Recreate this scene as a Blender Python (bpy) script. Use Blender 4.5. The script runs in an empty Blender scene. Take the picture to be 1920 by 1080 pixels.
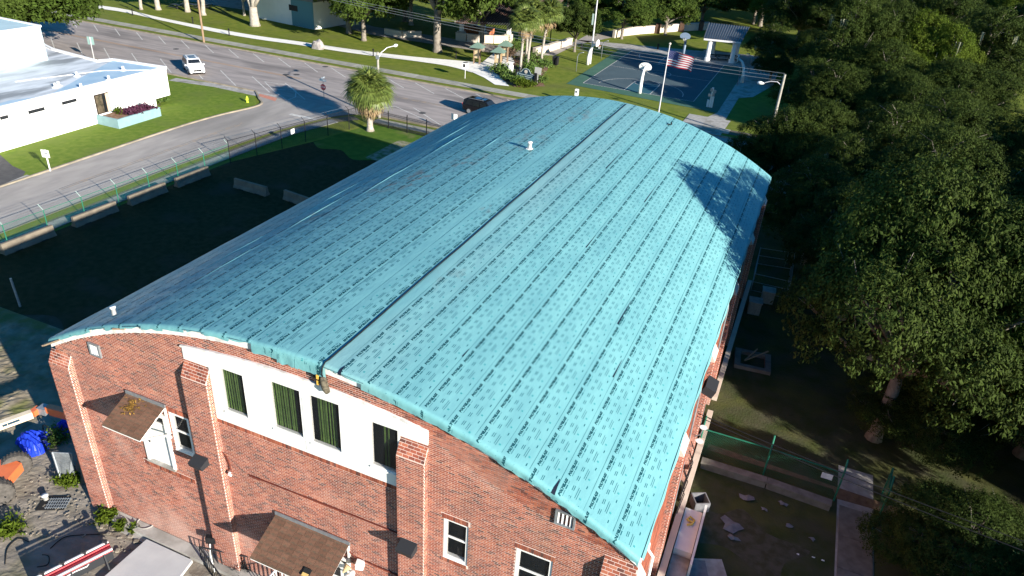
import bpy, math, random
import numpy as np
from mathutils import Vector, Matrix
random.seed(7); rng = np.random.default_rng(7)
C = bpy.context.scene.collection
PI = math.pi; rad = math.radians

# ------------------------------------------------------------------ camera
H = 25.3
yaw, pit, rol = rad(-21.067), rad(29.631), rad(4.2585)
FPX = 1368.8
fwd = Vector((math.sin(yaw)*math.cos(pit), math.cos(yaw)*math.cos(pit), -math.sin(pit)))
rgt = Vector((math.cos(yaw), -math.sin(yaw), 0)); upv = rgt.cross(fwd)
R0 = rgt*math.cos(rol)+upv*math.sin(rol); U0 = -rgt*math.sin(rol)+upv*math.cos(rol)
cam = bpy.data.objects.new('camera', bpy.data.cameras.new('camera')); C.objects.link(cam)
cam.matrix_world = Matrix(((R0.x, U0.x, -fwd.x, 0), (R0.y, U0.y, -fwd.y, 0), (R0.z, U0.z, -fwd.z, H), (0, 0, 0, 1)))
cam.data.sensor_width = 36; cam.data.lens = FPX/1920*36
cam.data.clip_start = .1; cam.data.clip_end = 3000
bpy.context.scene.camera = cam
# ------------------------------------------------------------------ sky, sun, exposure
SUN_EL, SUN_AZ = 18.35, 113.7          # degrees; azimuth clockwise from +Y
w = bpy.data.worlds.new('World'); bpy.context.scene.world = w; w.use_nodes = True
nt = w.node_tree; nt.nodes.clear()
sky = nt.nodes.new('ShaderNodeTexSky'); sky.sky_type = 'NISHITA'; sky.sun_disc = False
sky.sun_elevation = rad(SUN_EL); sky.sun_rotation = rad(SUN_AZ); sky.air_density = 1.3; sky.dust_density = .15; sky.ozone_density = 5
bg = nt.nodes.new('ShaderNodeBackground'); bg.inputs[1].default_value = .075
wo = nt.nodes.new('ShaderNodeOutputWorld')
hs = nt.nodes.new('ShaderNodeHueSaturation'); hs.inputs['Saturation'].default_value = 1.3; nt.links.new(sky.outputs[0], hs.inputs['Color']); nt.links.new(hs.outputs[0], bg.inputs[0]); nt.links.new(bg.outputs[0], wo.inputs[0])
sl = bpy.data.lights.new('sun', 'SUN'); sl.energy = 5.0; sl.angle = rad(.5); sl.color = (1, .93, .82)
so = bpy.data.objects.new('sun', sl); C.objects.link(so)
sd = Vector((math.sin(rad(SUN_AZ))*math.cos(rad(SUN_EL)), math.cos(rad(SUN_AZ))*math.cos(rad(SUN_EL)), math.sin(rad(SUN_EL))))
so.rotation_euler = sd.to_track_quat('Z', 'Y').to_euler(); so.location = (60, -30, 60)
vs = bpy.context.scene.view_settings
vs.view_transform = 'Standard'; vs.look = 'None'; vs.exposure = 1.25; vs.gamma = 1; vs.use_curve_mapping = False

# ------------------------------------------------------------------ measuring helpers (photo pixel -> place)
def ray(px, py): return R0*((px-960)/FPX)-U0*((py-540)/FPX)+fwd
def P(px, py, z=0):
    d = ray(px, py); t = (z-H)/d.z; return Vector((d.x*t, d.y*t, z))
def PY(px, py, y):
    d = ray(px, py); t = y/d.y; return Vector((d.x*t, y, H+d.z*t))
def P2(px, py): v = P(px, py); return (v.x, v.y)

# ------------------------------------------------------------------ materials
MATS = {}
def mat(name, col, rough=.8, col2=None, scale=3., bump=0., bscale=30., metal=0., spec=.12, col3=None, scale3=.3, rnd=0, stretch=None, detail=6, trans=0, fac=(.35, .65), fac3=(.5, .65)):
    """procedural surface: base colour, noise-mixed second colour, broad third colour, random shade per piece, fine relief"""
    if name in MATS: return MATS[name]
    m = bpy.data.materials.new(name); m.use_nodes = True; n = m.node_tree.nodes; l = m.node_tree.links
    b = n['Principled BSDF']; b.inputs['Roughness'].default_value = rough; b.inputs['Metallic'].default_value = metal
    b.inputs['Specular IOR Level'].default_value = spec
    tc = n.new('ShaderNodeTexCoord'); src = tc.outputs['Object']
    if stretch:
        mp = n.new('ShaderNodeMapping'); mp.inputs['Scale'].default_value = stretch; l.new(src, mp.inputs[0]); src = mp.outputs[0]
    def noise(sc, det=detail, s=src):
        t = n.new('ShaderNodeTexNoise'); t.inputs['Scale'].default_value = sc; t.inputs['Detail'].default_value = det; l.new(s, t.inputs['Vector']); return t.outputs['Fac']
    def ramp(f, a, c):
        r = n.new('ShaderNodeMapRange'); r.inputs[1].default_value = a; r.inputs[2].default_value = c; l.new(f, r.inputs[0]); return r.outputs[0]
    def mix(f, a, c, bt='MIX'):
        x = n.new('ShaderNodeMix'); x.data_type = 'RGBA'; x.blend_type = bt
        if isinstance(f, (int, float)): x.inputs[0].default_value = f
        else: l.new(f, x.inputs[0])
        for i, v in ((6, a), (7, c)):
            if isinstance(v, tuple): x.inputs[i].default_value = (*v, 1)
            else: l.new(v, x.inputs[i])
        return x.outputs[2]
    cur = col
    if col2: cur = mix(ramp(noise(scale), *fac), col, col2)
    if col3: cur = mix(ramp(noise(scale3, 4), *fac3), cur, col3)
    if rnd:
        if rnd > 0:
            g = n.new('ShaderNodeNewGeometry'); rr = g.outputs['Random Per Island']
        else:
            g = n.new('ShaderNodeObjectInfo'); rr = g.outputs['Random']
        v = n.new('ShaderNodeMapRange'); v.inputs[3].default_value = 1-abs(rnd); v.inputs[4].default_value = 1+abs(rnd); l.new(rr, v.inputs[0])
        hs = n.new('ShaderNodeHueSaturation'); l.new(v.outputs[0], hs.inputs['Value'])
        if isinstance(cur, tuple): hs.inputs['Color'].default_value = (*cur, 1)
        else: l.new(cur, hs.inputs['Color'])
        cur = hs.outputs[0]
    if isinstance(cur, tuple): b.inputs['Base Color'].default_value = (*cur, 1)
    else: l.new(cur, b.inputs['Base Color'])
    if bump:
        bp = n.new('ShaderNodeBump'); bp.inputs['Strength'].default_value = min(1, bump); bp.inputs['Distance'].default_value = .03*max(1, bump)
        l.new(noise(bscale, 5), bp.inputs['Height']); l.new(bp.outputs[0], b.inputs['Normal'])
    if trans:
        t = n.new('ShaderNodeBsdfTranslucent'); ms = n.new('ShaderNodeMixShader'); ms.inputs[0].default_value = trans
        if isinstance(cur, tuple): t.inputs[0].default_value = (*cur, 1)
        else: l.new(cur, t.inputs[0])
        o = n['Material Output']; l.new(b.outputs[0], ms.inputs[1]); l.new(t.outputs[0], ms.inputs[2]); l.new(ms.outputs[0], o.inputs[0])
    MATS[name] = m; return m

def brick_mat(name, single):
    """red clay brick: random shade per brick, some dark flashed ones"""
    m = bpy.data.materials.new(name); m.use_nodes = True; n = m.node_tree.nodes; l = m.node_tree.links
    b = n['Principled BSDF']; b.inputs['Roughness'].default_value = .85; b.inputs['Specular IOR Level'].default_value = .25
    if single: rr = n.new('ShaderNodeObjectInfo').outputs['Random']
    else: rr = n.new('ShaderNodeNewGeometry').outputs['Random Per Island']
    cr = n.new('ShaderNodeValToRGB'); l.new(rr, cr.inputs[0]); e = cr.color_ramp; e.interpolation = 'LINEAR'
    cols = [(0, (.095, .045, .038)), (.13, (.17, .054, .038)), (.3, (.25, .070, .042)), (.6, (.30, .086, .050)), (.85, (.36, .112, .062)), (1, (.39, .15, .09))]
    e.elements[0].position = 0; e.elements[0].color = (*cols[0][1], 1); e.elements[1].position = 1; e.elements[1].color = (*cols[-1][1], 1)
    for p, c in cols[1:-1]: x = e.elements.new(p); x.color = (*c, 1)
    g = n.new('ShaderNodeNewGeometry')
    t = n.new('ShaderNodeTexNoise'); t.inputs['Scale'].default_value = .9; t.inputs['Detail'].default_value = 7; l.new(g.outputs['Position'], t.inputs['Vector'])
    mr = n.new('ShaderNodeMapRange'); mr.inputs[1].default_value = .3; mr.inputs[2].default_value = .7; mr.inputs[3].default_value = .78; mr.inputs[4].default_value = 1.22; l.new(t.outputs['Fac'], mr.inputs[0])
    hs = n.new('ShaderNodeHueSaturation'); l.new(mr.outputs[0], hs.inputs['Value']); l.new(cr.outputs[0], hs.inputs['Color'])
    # pale lime bloom towards the foot of the wall and in patches
    t2 = n.new('ShaderNodeTexNoise'); t2.inputs['Scale'].default_value = .45; t2.inputs['Detail'].default_value = 8; l.new(g.outputs['Position'], t2.inputs['Vector'])
    sp = n.new('ShaderNodeSeparateXYZ'); l.new(g.outputs['Position'], sp.inputs[0])
    mz = n.new('ShaderNodeMapRange'); mz.inputs[1].default_value = 4.5; mz.inputs[2].default_value = 0; mz.inputs[3].default_value = 0; mz.inputs[4].default_value = .22; l.new(sp.outputs[2], mz.inputs[0])
    ad = n.new('ShaderNodeMath'); l.new(t2.outputs['Fac'], ad.inputs[0]); l.new(mz.outputs[0], ad.inputs[1])
    m3 = n.new('ShaderNodeMapRange'); m3.inputs[1].default_value = .58; m3.inputs[2].default_value = .82; m3.inputs[3].default_value = 0; m3.inputs[4].default_value = .75; l.new(ad.outputs[0], m3.inputs[0])
    mx = n.new('ShaderNodeMix'); mx.data_type = 'RGBA'; l.new(m3.outputs[0], mx.inputs[0]); l.new(hs.outputs[0], mx.inputs[6]); mx.inputs[7].default_value = (.4, .24, .19, 1)
    t3 = n.new('ShaderNodeTexNoise'); t3.inputs['Scale'].default_value = 1.0; t3.inputs['Detail'].default_value = 6
    mp = n.new('ShaderNodeMapping'); mp.inputs['Scale'].default_value = (1.1, 1.1, .14); l.new(g.outputs['Position'], mp.inputs[0]); l.new(mp.outputs[0], t3.inputs['Vector'])
    m4 = n.new('ShaderNodeMapRange'); m4.inputs[1].default_value = .56; m4.inputs[2].default_value = .72; m4.inputs[3].default_value = 0; m4.inputs[4].default_value = .32; l.new(t3.outputs['Fac'], m4.inputs[0])
    mx2 = n.new('ShaderNodeMix'); mx2.data_type = 'RGBA'; l.new(m4.outputs[0], mx2.inputs[0]); l.new(mx.outputs[2], mx2.inputs[6]); mx2.inputs[7].default_value = (.10, .062, .045, 1)
    l.new(mx2.outputs[2], b.inputs['Base Color']); return m
M_BR = brick_mat('brick_clay', False); M_BR1 = brick_mat('brick_clay_single', True)

def membrane_mat():
    m = bpy.data.materials.new('roof_membrane'); m.use_nodes = True; n = m.node_tree.nodes; l = m.node_tree.links
    b = n['Principled BSDF']; b.inputs['Roughness'].default_value = .45; b.inputs['Specular IOR Level'].default_value = .14
    g = n.new('ShaderNodeNewGeometry'); pos = g.outputs['Position']
    def noise(sc, det=5, st=None):
        t = n.new('ShaderNodeTexNoise'); t.inputs['Scale'].default_value = sc; t.inputs['Detail'].default_value = det
        if st:
            mp = n.new('ShaderNodeMapping'); mp.inputs['Scale'].default_value = st; l.new(pos, mp.inputs[0]); l.new(mp.outputs[0], t.inputs['Vector'])
        else: l.new(pos, t.inputs['Vector'])
        return t.outputs['Fac']
    def mr(f, a, c, d=0., e=1.):
        r = n.new('ShaderNodeMapRange'); r.inputs[1].default_value = a; r.inputs[2].default_value = c; r.inputs[3].default_value = d; r.inputs[4].default_value = e; l.new(f, r.inputs[0]); return r.outputs[0]
    def mth(op, a, c):
        x = n.new('ShaderNodeMath'); x.operation = op
        for i, v in ((0, a), (1, c)):
            if isinstance(v, (int, float)): x.inputs[i].default_value = v
            else: l.new(v, x.inputs[i])
        return x.outputs[0]
    def mix(f, a, c):
        x = n.new('ShaderNodeMix'); x.data_type = 'RGBA'; l.new(f, x.inputs[0])
        for i, v in ((6, a), (7, c)):
            if isinstance(v, tuple): x.inputs[i].default_value = (*v, 1)
            else: l.new(v, x.inputs[i])
        return x.outputs[2]
    col = mix(mr(noise(.7, 6, (1.6, .5, 1)), .35, .65), (.136, .335, .358), (.166, .388, .402))
    # trodden dust along the ridge joint
    sp = n.new('ShaderNodeSeparateXYZ'); l.new(pos, sp.inputs[0])
    d1 = mr(sp.outputs[0], -11.5, -8.8, 1, 0); d2 = mr(sp.outputs[0], -11.65, -11.5, 0, 1)
    dust = mth('MULTIPLY', mth('MULTIPLY', d1, d2), mr(noise(.35, 6, (1.2, .35, 1)), .3, .6))
    col = mix(mth('MULTIPLY', dust, .45), col, (.27, .39, .385))
    # muddy scuffs (places read off the roof)
    for (x, y, r1, a) in ((-17.4, 30.4, 1.9, 1.), (-16.0, 33.5, 1.6, .7), (-19.8, 25.0, 1.6, .6), (-13.5, 44.5, 2.2, .5), (-18.4, 29.2, 1.2, .8), (-12.1, 27.7, .8, .6), (-14.5, 38.0, 2.6, .45), (-10.8, 21.5, 1.2, .3)):
        dx = mth('MULTIPLY', mth('SUBTRACT', sp.outputs[0], x), 1.5); dy = mth('MULTIPLY', mth('SUBTRACT', sp.outputs[1], y), .8)
        dd = mth('SQRT', mth('ADD', mth('MULTIPLY', dx, dx), mth('MULTIPLY', dy, dy)), 0)
        f = mth('MULTIPLY', mr(dd, r1, r1*.3, 0, 1), mr(noise(2.3, 8, (1, .6, 1)), .47, .62))
        col = mix(mth('MULTIPLY', f, a), col, (.19, .16, .14))
    l.new(col, b.inputs['Base Color'])
    bp = n.new('ShaderNodeBump'); bp.inputs['Strength'].default_value = .5; bp.inputs['Distance'].default_value = .05
    l.new(mth('ADD', noise(2.2, 3, (1, .35, 1)), mth('MULTIPLY', noise(9, 3, (1, .3, 1)), .25)), bp.inputs['Height']); l.new(bp.outputs[0], b.inputs['Normal'])
    l.new(mr(noise(1.1, 5), .3, .7, .38, .6), b.inputs['Roughness'])
    return m
M_MEM = membrane_mat()
def glass_mat(name, tint=(.02, .025, .03), mixf=.35):
    m = bpy.data.materials.new(name); m.use_nodes = True; n = m.node_tree.nodes; l = m.node_tree.links
    b = n['Principled BSDF']; b.inputs['Base Color'].default_value = (*tint, 1); b.inputs['Roughness'].default_value = .04; b.inputs['Specular IOR Level'].default_value = .8
    t = n.new('ShaderNodeBsdfTransparent'); ms = n.new('ShaderNodeMixShader'); ms.inputs[0].default_value = mixf
    l.new(t.outputs[0], ms.inputs[1]); l.new(b.outputs[0], ms.inputs[2]); l.new(ms.outputs[0], n['Material Output'].inputs[0]); return m
M_GLASS = glass_mat('window_glass', mixf=.22); M_DGLASS = mat('car_glass', (.012, .015, .018), .06, spec=.8)
M_MORTAR = mat('mortar', (.62, .47, .41), .95, (.70, .55, .48), 2., .2, 60)
M_WHITE = mat('white_paint', (.80, .79, .76), .55, (.72, .71, .68), 1.2, .1, 8)
M_FASC = mat('fascia_paint', (.74, .73, .71), .7, (.45, .43, .41), 3., fac=(.5, .75))
M_WOOD = mat('raw_timber', (.36, .26, .17), .85, (.24, .18, .13), 6, .2, 20)
M_INK = mat('print_ink', (.004, .050, .066), .5, (.008, .07, .085), 5)
M_INK3 = mat('small_print_ink', (.014, .11, .135), .5)
M_INK2 = mat('print_ink_light', (.05, .27, .29), .5)
M_BLACK = mat('black_rubber', (.012, .012, .014), .55, (.02, .02, .022), 8)
M_DARK = mat('dark_metal', (.03, .032, .036), .5)
M_GALV = mat('galvanised', (.33, .36, .38), .45, (.25, .27, .29), 8, metal=.5)
M_SHING = mat('brown_shingle', (.15, .085, .055), .9, (.095, .07, .05), 5, .4, 40, stretch=(1, 3, 1), col3=(.10, .10, .06), scale3=1.)
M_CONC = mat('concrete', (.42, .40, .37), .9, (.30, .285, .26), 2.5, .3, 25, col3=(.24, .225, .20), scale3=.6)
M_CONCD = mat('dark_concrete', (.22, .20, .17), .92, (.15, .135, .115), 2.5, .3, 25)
M_KERB = mat('kerb_stone', (.33, .28, .21), .9, (.22, .19, .145), 1.2, .2, 20)
M_CONCW = mat('white_concrete', (.84, .82, .77), .85, (.76, .74, .70), 1.5, .1, 10)
M_WALK = mat('sidewalk_concrete', (.34, .33, .28), .9, (.27, .265, .225), .7, .2, 20, rnd=-.13)
M_ASPH = mat('asphalt', (.36, .315, .29), .92, (.27, .24, .225), .9, .3, 40, col3=(.19, .17, .16), scale3=.22, stretch=(.3, 1.6, 1))
M_ASPH2 = mat('asphalt_worn', (.38, .345, .31), .92, (.30, .272, .25), .8, .3, 40, col3=(.24, .22, .20), scale3=.15, stretch=(1.2, .4, 1))
M_ASPH3 = mat('asphalt_driveway', (.07, .068, .07), .9, (.09, .088, .088), 2, .3, 30)
M_LINE = mat('road_paint', (.62, .60, .55), .8, (.42, .40, .37), 3)
M_YEL = mat('yellow_paint', (.46, .27, .13), .8, (.33, .22, .15), 2)
M_YELL = mat('faded_yellow_paint', (.36, .26, .17), .8, (.22, .20, .18), 1.5, fac=(.4, .55))
M_GRASS = mat('grass', (.105, .145, .016), .95, (.16, .185, .028), .9, 1., 14, col3=(.135, .15, .035), scale3=.16, fac3=(.48, .72))
M_GRASS2 = mat('lush_grass', (.095, .155, .016), .95, (.15, .20, .028), 1.6, 1., 18, col3=(.12, .16, .03), scale3=.25, fac3=(.5, .7))
M_YARD = mat('yard_ground', (.05, .052, .025), .97, (.085, .072, .05), .5, 1., 6, col3=(.045, .065, .02), scale3=.22)
M_DIRT = mat('bare_dirt', (.27, .235, .195), .97, (.20, .175, .14), 1.1, .9, 7, col3=(.14, .13, .08), scale3=.45, fac3=(.52, .66), stretch=(.8, 1.4, 1))
M_MULCH = mat('mulch', (.17, .085, .05), .97, (.24, .17, .12), 3, 1, 12)
M_SAND = mat('pale_sand', (.36, .32, .27), .97, (.26, .23, .19), 3, 1, 10)
M_BARK = mat('bark', (.16, .135, .11), .95, (.24, .215, .18), 5, 1., 14)
M_BARKP = mat('pale_bark', (.42, .38, .32), .95, (.28, .25, .21), 4, 1., 10)
M_LEAF = mat('oak_leaves', (.028, .046, .008), .7, (.044, .064, .012), .6, spec=.08, rnd=.42, trans=.16)
M_LEAF2 = mat('park_leaves', (.040, .068, .010), .7, (.056, .084, .015), .5, spec=.08, rnd=.4, trans=.16)
M_LEAF3 = mat('yellow_green_leaves', (.060, .095, .008), .7, (.08, .11, .012), .6, spec=.08, rnd=.4, trans=.18)
M_LEAFB = mat('brown_leaves', (.11, .075, .05), .7, rnd=.4)
M_MOSS = mat('hanging_moss', (.25, .26, .19), .95, (.17, .18, .12), 3, rnd=.25)
M_PALM = mat('palm_green', (.085, .125, .022), .5, (.14, .17, .04), 1.5, rnd=.3, trans=.12, spec=.35)
M_PALMD = mat('palm_dead', (.33, .24, .13), .85, (.22, .15, .09), 2, rnd=.3)
M_SHRUB = mat('shrub_leaves', (.055, .10, .02), .6, (.09, .14, .03), 1, rnd=.4)
M_PURP = mat('purple_leaves', (.09, .025, .055), .7, (.045, .018, .03), 3, rnd=.4)
M_COURTG = mat('court_green', (.065, .14, .10), .85, (.052, .12, .085), .6)
M_COURTB = mat('court_blue', (.075, .108, .122), .85, (.064, .094, .108), .5)
M_COURTK = mat('court_teal', (.03, .105, .135), .85, (.035, .10, .13), .6)
M_ORANGE = mat('orange_machine_paint', (.70, .16, .05), .45, (.60, .14, .05), 2, spec=.5)
M_CREAM = mat('cream_paint', (.72, .60, .44), .55, (.62, .5, .36), 2)
M_TYRE = mat('tyre', (.065, .06, .055), .9, (.11, .10, .09), 6, .6, 20)
M_BLUE = mat('blue_tarp', (.012, .035, .40), .35, (.02, .055, .55), 3, .6, 8)
M_RED = mat('red_paint', (.62, .10, .11), .5, (.52, .08, .09), 3)
M_ALU = mat('aluminium', (.70, .69, .70), .35, metal=.3)
M_GREENP = mat('green_vinyl', (.018, .13, .08), .6, (.026, .17, .11), 4)
M_BFENCE = mat('black_fence_metal', (.018, .018, .02), .5)
M_BROOF = mat('white_roof_coating', (.62, .64, .66), .6, (.42, .44, .46), .7, .1, 6, col3=(.24, .25, .26), scale3=.35, stretch=(1.5, .4, 1), fac3=(.52, .66))
M_BROOF2 = mat('blue_roof_coating', (.30, .43, .54), .6, (.38, .50, .59), .6)
M_STUC = mat('white_stucco', (.84, .83, .80), .8, (.80, .79, .77), 1)
M_CARW = mat('white_car_paint', (.80, .81, .82), .25, spec=.6)
M_CARB = mat('black_car_paint', (.006, .006, .008), .25, spec=.3)
M_TIM = mat('pole_timber', (.22, .145, .09), .9, (.30, .21, .14), 4, .3, 20, stretch=(4, 4, .5))
M_TIMG = mat('pole_grey', (.38, .36, .31), .9, (.28, .26, .22), 4)
M_MROOF = mat('metal_roof', (.21, .225, .24), .5, (.165, .18, .195), 1.2, metal=.1)
M_RIB = mat('roof_rib_dark', (.07, .08, .09), .6)  # ribs darker than the roof sheet so they stand out
M_WALLP = mat('cream_wall', (.62, .55, .46), .85, (.54, .47, .39), 1)
M_BLIND = mat('green_blind', (.10, .17, .045), .7, (.06, .115, .028), 3, rnd=-.25)
M_INT = mat('dark_interior', (.02, .02, .02), .9)
M_DOT = mat('tan_plastic', (.50, .36, .20), .7)
M_NAVY = mat('navy_sign', (.02, .05, .08), .5)
M_TERR = mat('terracotta_panel', (.42, .15, .07), .8, (.35, .12, .06), 2)
M_FR = mat('flag_red', (.42, .03, .05), .8, trans=.25); M_FW = mat('flag_white', (.75, .74, .74), .8, trans=.25); M_FB = mat('flag_blue', (.03, .045, .18), .8, trans=.2)
M_ROCK = mat('granite', (.38, .35, .33), .9, (.25, .22, .21), 3, 1, 6)
M_HYD = mat('hydrant_paint', (.50, .62, .05), .5)
M_LIT = mat('litter_plastic', (.20, .20, .215), .6, (.14, .14, .155), 4)

# ------------------------------------------------------------------ object helpers
def npmesh(name, V, Fs, smooth=False):
    """V (n,3); Fs an int array (m,k) or list of such arrays"""
    V = np.asarray(V, dtype=np.float32)
    if not isinstance(Fs, list): Fs = [Fs]
    Fs = [np.asarray(f, dtype=np.int32) for f in Fs if len(f)]
    me = bpy.data.meshes.new(name)
    me.vertices.add(len(V)); me.vertices.foreach_set('co', V.ravel())
    idx = np.concatenate([f.ravel() for f in Fs]); tot = np.concatenate([np.full(len(f), f.shape[1]) for f in Fs])
    st = np.concatenate([[0], np.cumsum(tot)[:-1]])
    me.loops.add(len(idx)); me.loops.foreach_set('vertex_index', idx)
    me.polygons.add(len(tot)); me.polygons.foreach_set('loop_start', st.astype(np.int32)); me.polygons.foreach_set('loop_total', tot.astype(np.int32))
    me.polygons.foreach_set('use_smooth', np.full(len(tot), bool(smooth)))
    me.update(calc_edges=True); me.validate(); return me
def tag(o, label=None, cat=None, group=None, kind=None):
    if label: o['label'] = label
    if cat: o['category'] = cat
    if group: o['group'] = group
    if kind: o['kind'] = kind
    return o
def obj(name, me, m=None, parent=None, loc=None):
    o = bpy.data.objects.new(name, me); C.objects.link(o)
    if m and me and not me.materials: me.materials.append(m)
    if parent: o.parent = parent
    if loc is not None: o.location = loc
    return o
def thing(name, label, cat, loc=(0, 0, 0), rz=0, group=None):
    o = bpy.data.objects.new(name, None); C.objects.link(o); o.empty_display_size = .2
    o.location = loc; o.rotation_euler = (0, 0, rz); return tag(o, label, cat, group)
def copy_tree(o, parent=None):
    c = o.copy(); C.objects.link(c); c.parent = parent
    for ch in list(o.children): copy_tree(ch, c)
    return c
class B:
    """collects boxes, tubes, rings and sheets into ONE mesh"""
    def __init__(s): s.v = []; s.f = []
    def add(s, vs, fs):
        k = len(s.v); s.v += [tuple(v) for v in vs]; s.f += [tuple(i+k for i in f) for f in fs]; return s
    def box(s, c, d, rz=0, M=None, bev=0):
        hx, hy, hz = d[0]/2, d[1]/2, d[2]/2
        vs = [Vector((x*hx, y*hy, z*hz)) for z in (-1, 1) for y in (-1, 1) for x in (-1, 1)]
        if rz: vs = [Matrix.Rotation(rz, 3, 'Z') @ v for v in vs]
        if M is not None: vs = [M @ v for v in vs]
        c = Vector(c); return s.add([v+c for v in vs], [(0, 2, 3, 1), (4, 5, 7, 6), (0, 1, 5, 4), (2, 6, 7, 3), (0, 4, 6, 2), (1, 3, 7, 5)])
    def bar(s, a, b, wd=.05, ht=None, n=0, r2=None):
        a, b = Vector(a), Vector(b); d = (b-a); L = d.length
        if L < 1e-6: return s
        q = d.to_track_quat('Z', 'Y').to_matrix()
        if n:
            r2 = wd if r2 is None else r2
            vs = [a+q @ Vector((wd*math.cos(2*PI*i/n), wd*math.sin(2*PI*i/n), 0)) for i in range(n)]+[a+q @ Vector((r2*math.cos(2*PI*i/n), r2*math.sin(2*PI*i/n), L)) for i in range(n)]
            return s.add(vs, [(i, (i+1) % n, (i+1) % n+n, i+n) for i in range(n)]+[tuple(range(n))[::-1], tuple(range(n, 2*n))])
        ht = ht or wd
        vs = [a+q @ Vector((x*wd/2, y*ht/2, z*L)) for z in (0, 1) for y in (-1, 1) for x in (-1, 1)]
        return s.add(vs, [(0, 2, 3, 1), (4, 5, 7, 6), (0, 1, 5, 4), (2, 6, 7, 3), (0, 4, 6, 2), (1, 3, 7, 5)])
    def tube(s, pts, r, n=6):
        pts = [Vector(p) for p in pts]; rs = r if isinstance(r, (list, tuple)) else [r]*len(pts)
        k = len(s.v); prev = None
        for i, p in enumerate(pts):
            t = (pts[min(i+1, len(pts)-1)]-pts[max(i-1, 0)]).normalized()
            u = t.orthogonal().normalized() if prev is None else (prev-t*prev.dot(t)).normalized()
            prev = u; v = t.cross(u)
            s.v += [tuple(p+(u*math.cos(2*PI*j/n)+v*math.sin(2*PI*j/n))*rs[i]) for j in range(n)]
        for i in range(len(pts)-1):
            s.f += [(k+i*n+j, k+i*n+(j+1) % n, k+(i+1)*n+(j+1) % n, k+(i+1)*n+j) for j in range(n)]
        s.f += [tuple(range(k+n-1, k-1, -1)), tuple(range(k+(len(pts)-1)*n, k+len(pts)*n))]
        return s
    def lathe(s, prof, c=(0, 0, 0), n=16, axis='Z'):
        k = len(s.v); c = Vector(c)
        for r, z in prof:
            for j in range(n):
                a = 2*PI*j/n; p = Vector((r*math.cos(a), r*math.sin(a), z))
                if axis == 'Y': p = Vector((p.x, p.z, p.y))
                if axis == 'X': p = Vector((p.z, p.x, p.y))
                s.v.append(tuple(p+c))
        for i in range(len(prof)-1):
            s.f += [(k+i*n+j, k+i*n+(j+1) % n, k+(i+1)*n+(j+1) % n, k+(i+1)*n+j) for j in range(n)]
        s.f += [tuple(range(k+n-1, k-1, -1)), tuple(range(k+(len(prof)-1)*n, k+len(prof)*n))]; return s
    def poly(s, pts): return s.add(pts, [tuple(range(len(pts)))])
    def prism(s, pts, z0, z1):
        n = len(pts); return s.add([(p[0], p[1], z0) for p in pts]+[(p[0], p[1], z1) for p in pts], [tuple(range(n))[::-1], tuple(range(n, 2*n))]+[(i, (i+1) % n, (i+1) % n+n, i+n) for i in range(n)])
    def mesh(s, name, smooth=False, off=None):
        V = np.array(s.v, dtype=np.float64)
        if off is not None: V = V-np.array(off)
        me = bpy.data.meshes.new(name); me.from_pydata(V.tolist(), [], s.f)
        if smooth:
            me.polygons.foreach_set('use_smooth', np.ones(len(me.polygons), dtype=bool))
        me.update(); return me
    def build(s, name, m, parent=None, smooth=False, world=True, kind=None, label=None):
        off = None
        if parent is not None and world:
            off = np.array(parent.location)
            if parent.parent: off = off+np.array(parent.parent.location)
        o = obj(name, s.mesh(name, smooth, off), m, parent)
        return tag(o, label, None, None, kind)
def struct(name, b, m, parent=None):
    o = b.build(name, m, parent)
    if not parent: o['kind'] = 'structure'
    return o
def sheet(pts, z): return B().poly([(p[0], p[1], z) for p in pts])
def ribbon(L, Rr, z):
    b = B(); n = len(L)
    b.add([(p[0], p[1], z) for p in L]+[(p[0], p[1], z) for p in Rr], [(i, i+1, i+1+n, i+n) for i in range(n-1)]); return b
def offset_line(pts, d):
    out = []
    for i, p in enumerate(pts):
        a = Vector(pts[max(i-1, 0)]); c = Vector(pts[min(i+1, len(pts)-1)]); t = (c-a).normalized(); out.append((p[0]-t.y*d, p[1]+t.x*d))
    return out
def kerb(name, pts, wd=.18, h=.13, parent=None, m=None):
    b = B(); o = offset_line(pts, wd); n = len(pts)
    b.add([(p[0], p[1], -.05) for p in pts]+[(p[0], p[1], h) for p in pts]+[(p[0], p[1], h) for p in o]+[(p[0], p[1], -.05) for p in o],
          [(i+k*n, i+1+k*n, i+1+(k+1)*n, i+(k+1)*n) for i in range(n-1) for k in range(3)]+[(0, n, 2*n, 3*n), (n-1, 2*n-1, 3*n-1, 4*n-1)])
    return struct(name, b, m or M_KERB, parent)
def smooth_line(pts, k=5):
    """Catmull-Rom through the points"""
    p = [Vector(q).to_2d() for q in pts]; out = []
    for i in range(len(p)-1):
        a, b_, c, d = p[max(i-1, 0)], p[i], p[i+1], p[min(i+2, len(p)-1)]
        for j in range(k):
            t = j/k; out.append(tuple(.5*((2*b_)+(-a+c)*t+(2*a-5*b_+4*c-d)*t*t+(-a+3*b_-3*c+d)*t**3)))
    out.append(tuple(p[-1])); return out
def text_mesh(body, size, offset=0., shear=0., res=1):
    cu = bpy.data.curves.new('t', 'FONT'); cu.body = body; cu.size = size; cu.offset = offset; cu.shear = shear; cu.resolution_u = res; cu.align_x = 'CENTER'; cu.align_y = 'CENTER'
    o = bpy.data.objects.new('t', cu); C.objects.link(o); bpy.context.view_layer.update()
    me = o.to_mesh(); V = np.array([v.co[:] for v in me.vertices]); F = [tuple(p.vertices) for p in me.polygons]
    o.to_mesh_clear(); bpy.data.objects.remove(o); bpy.data.curves.remove(cu); return V, F

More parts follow.
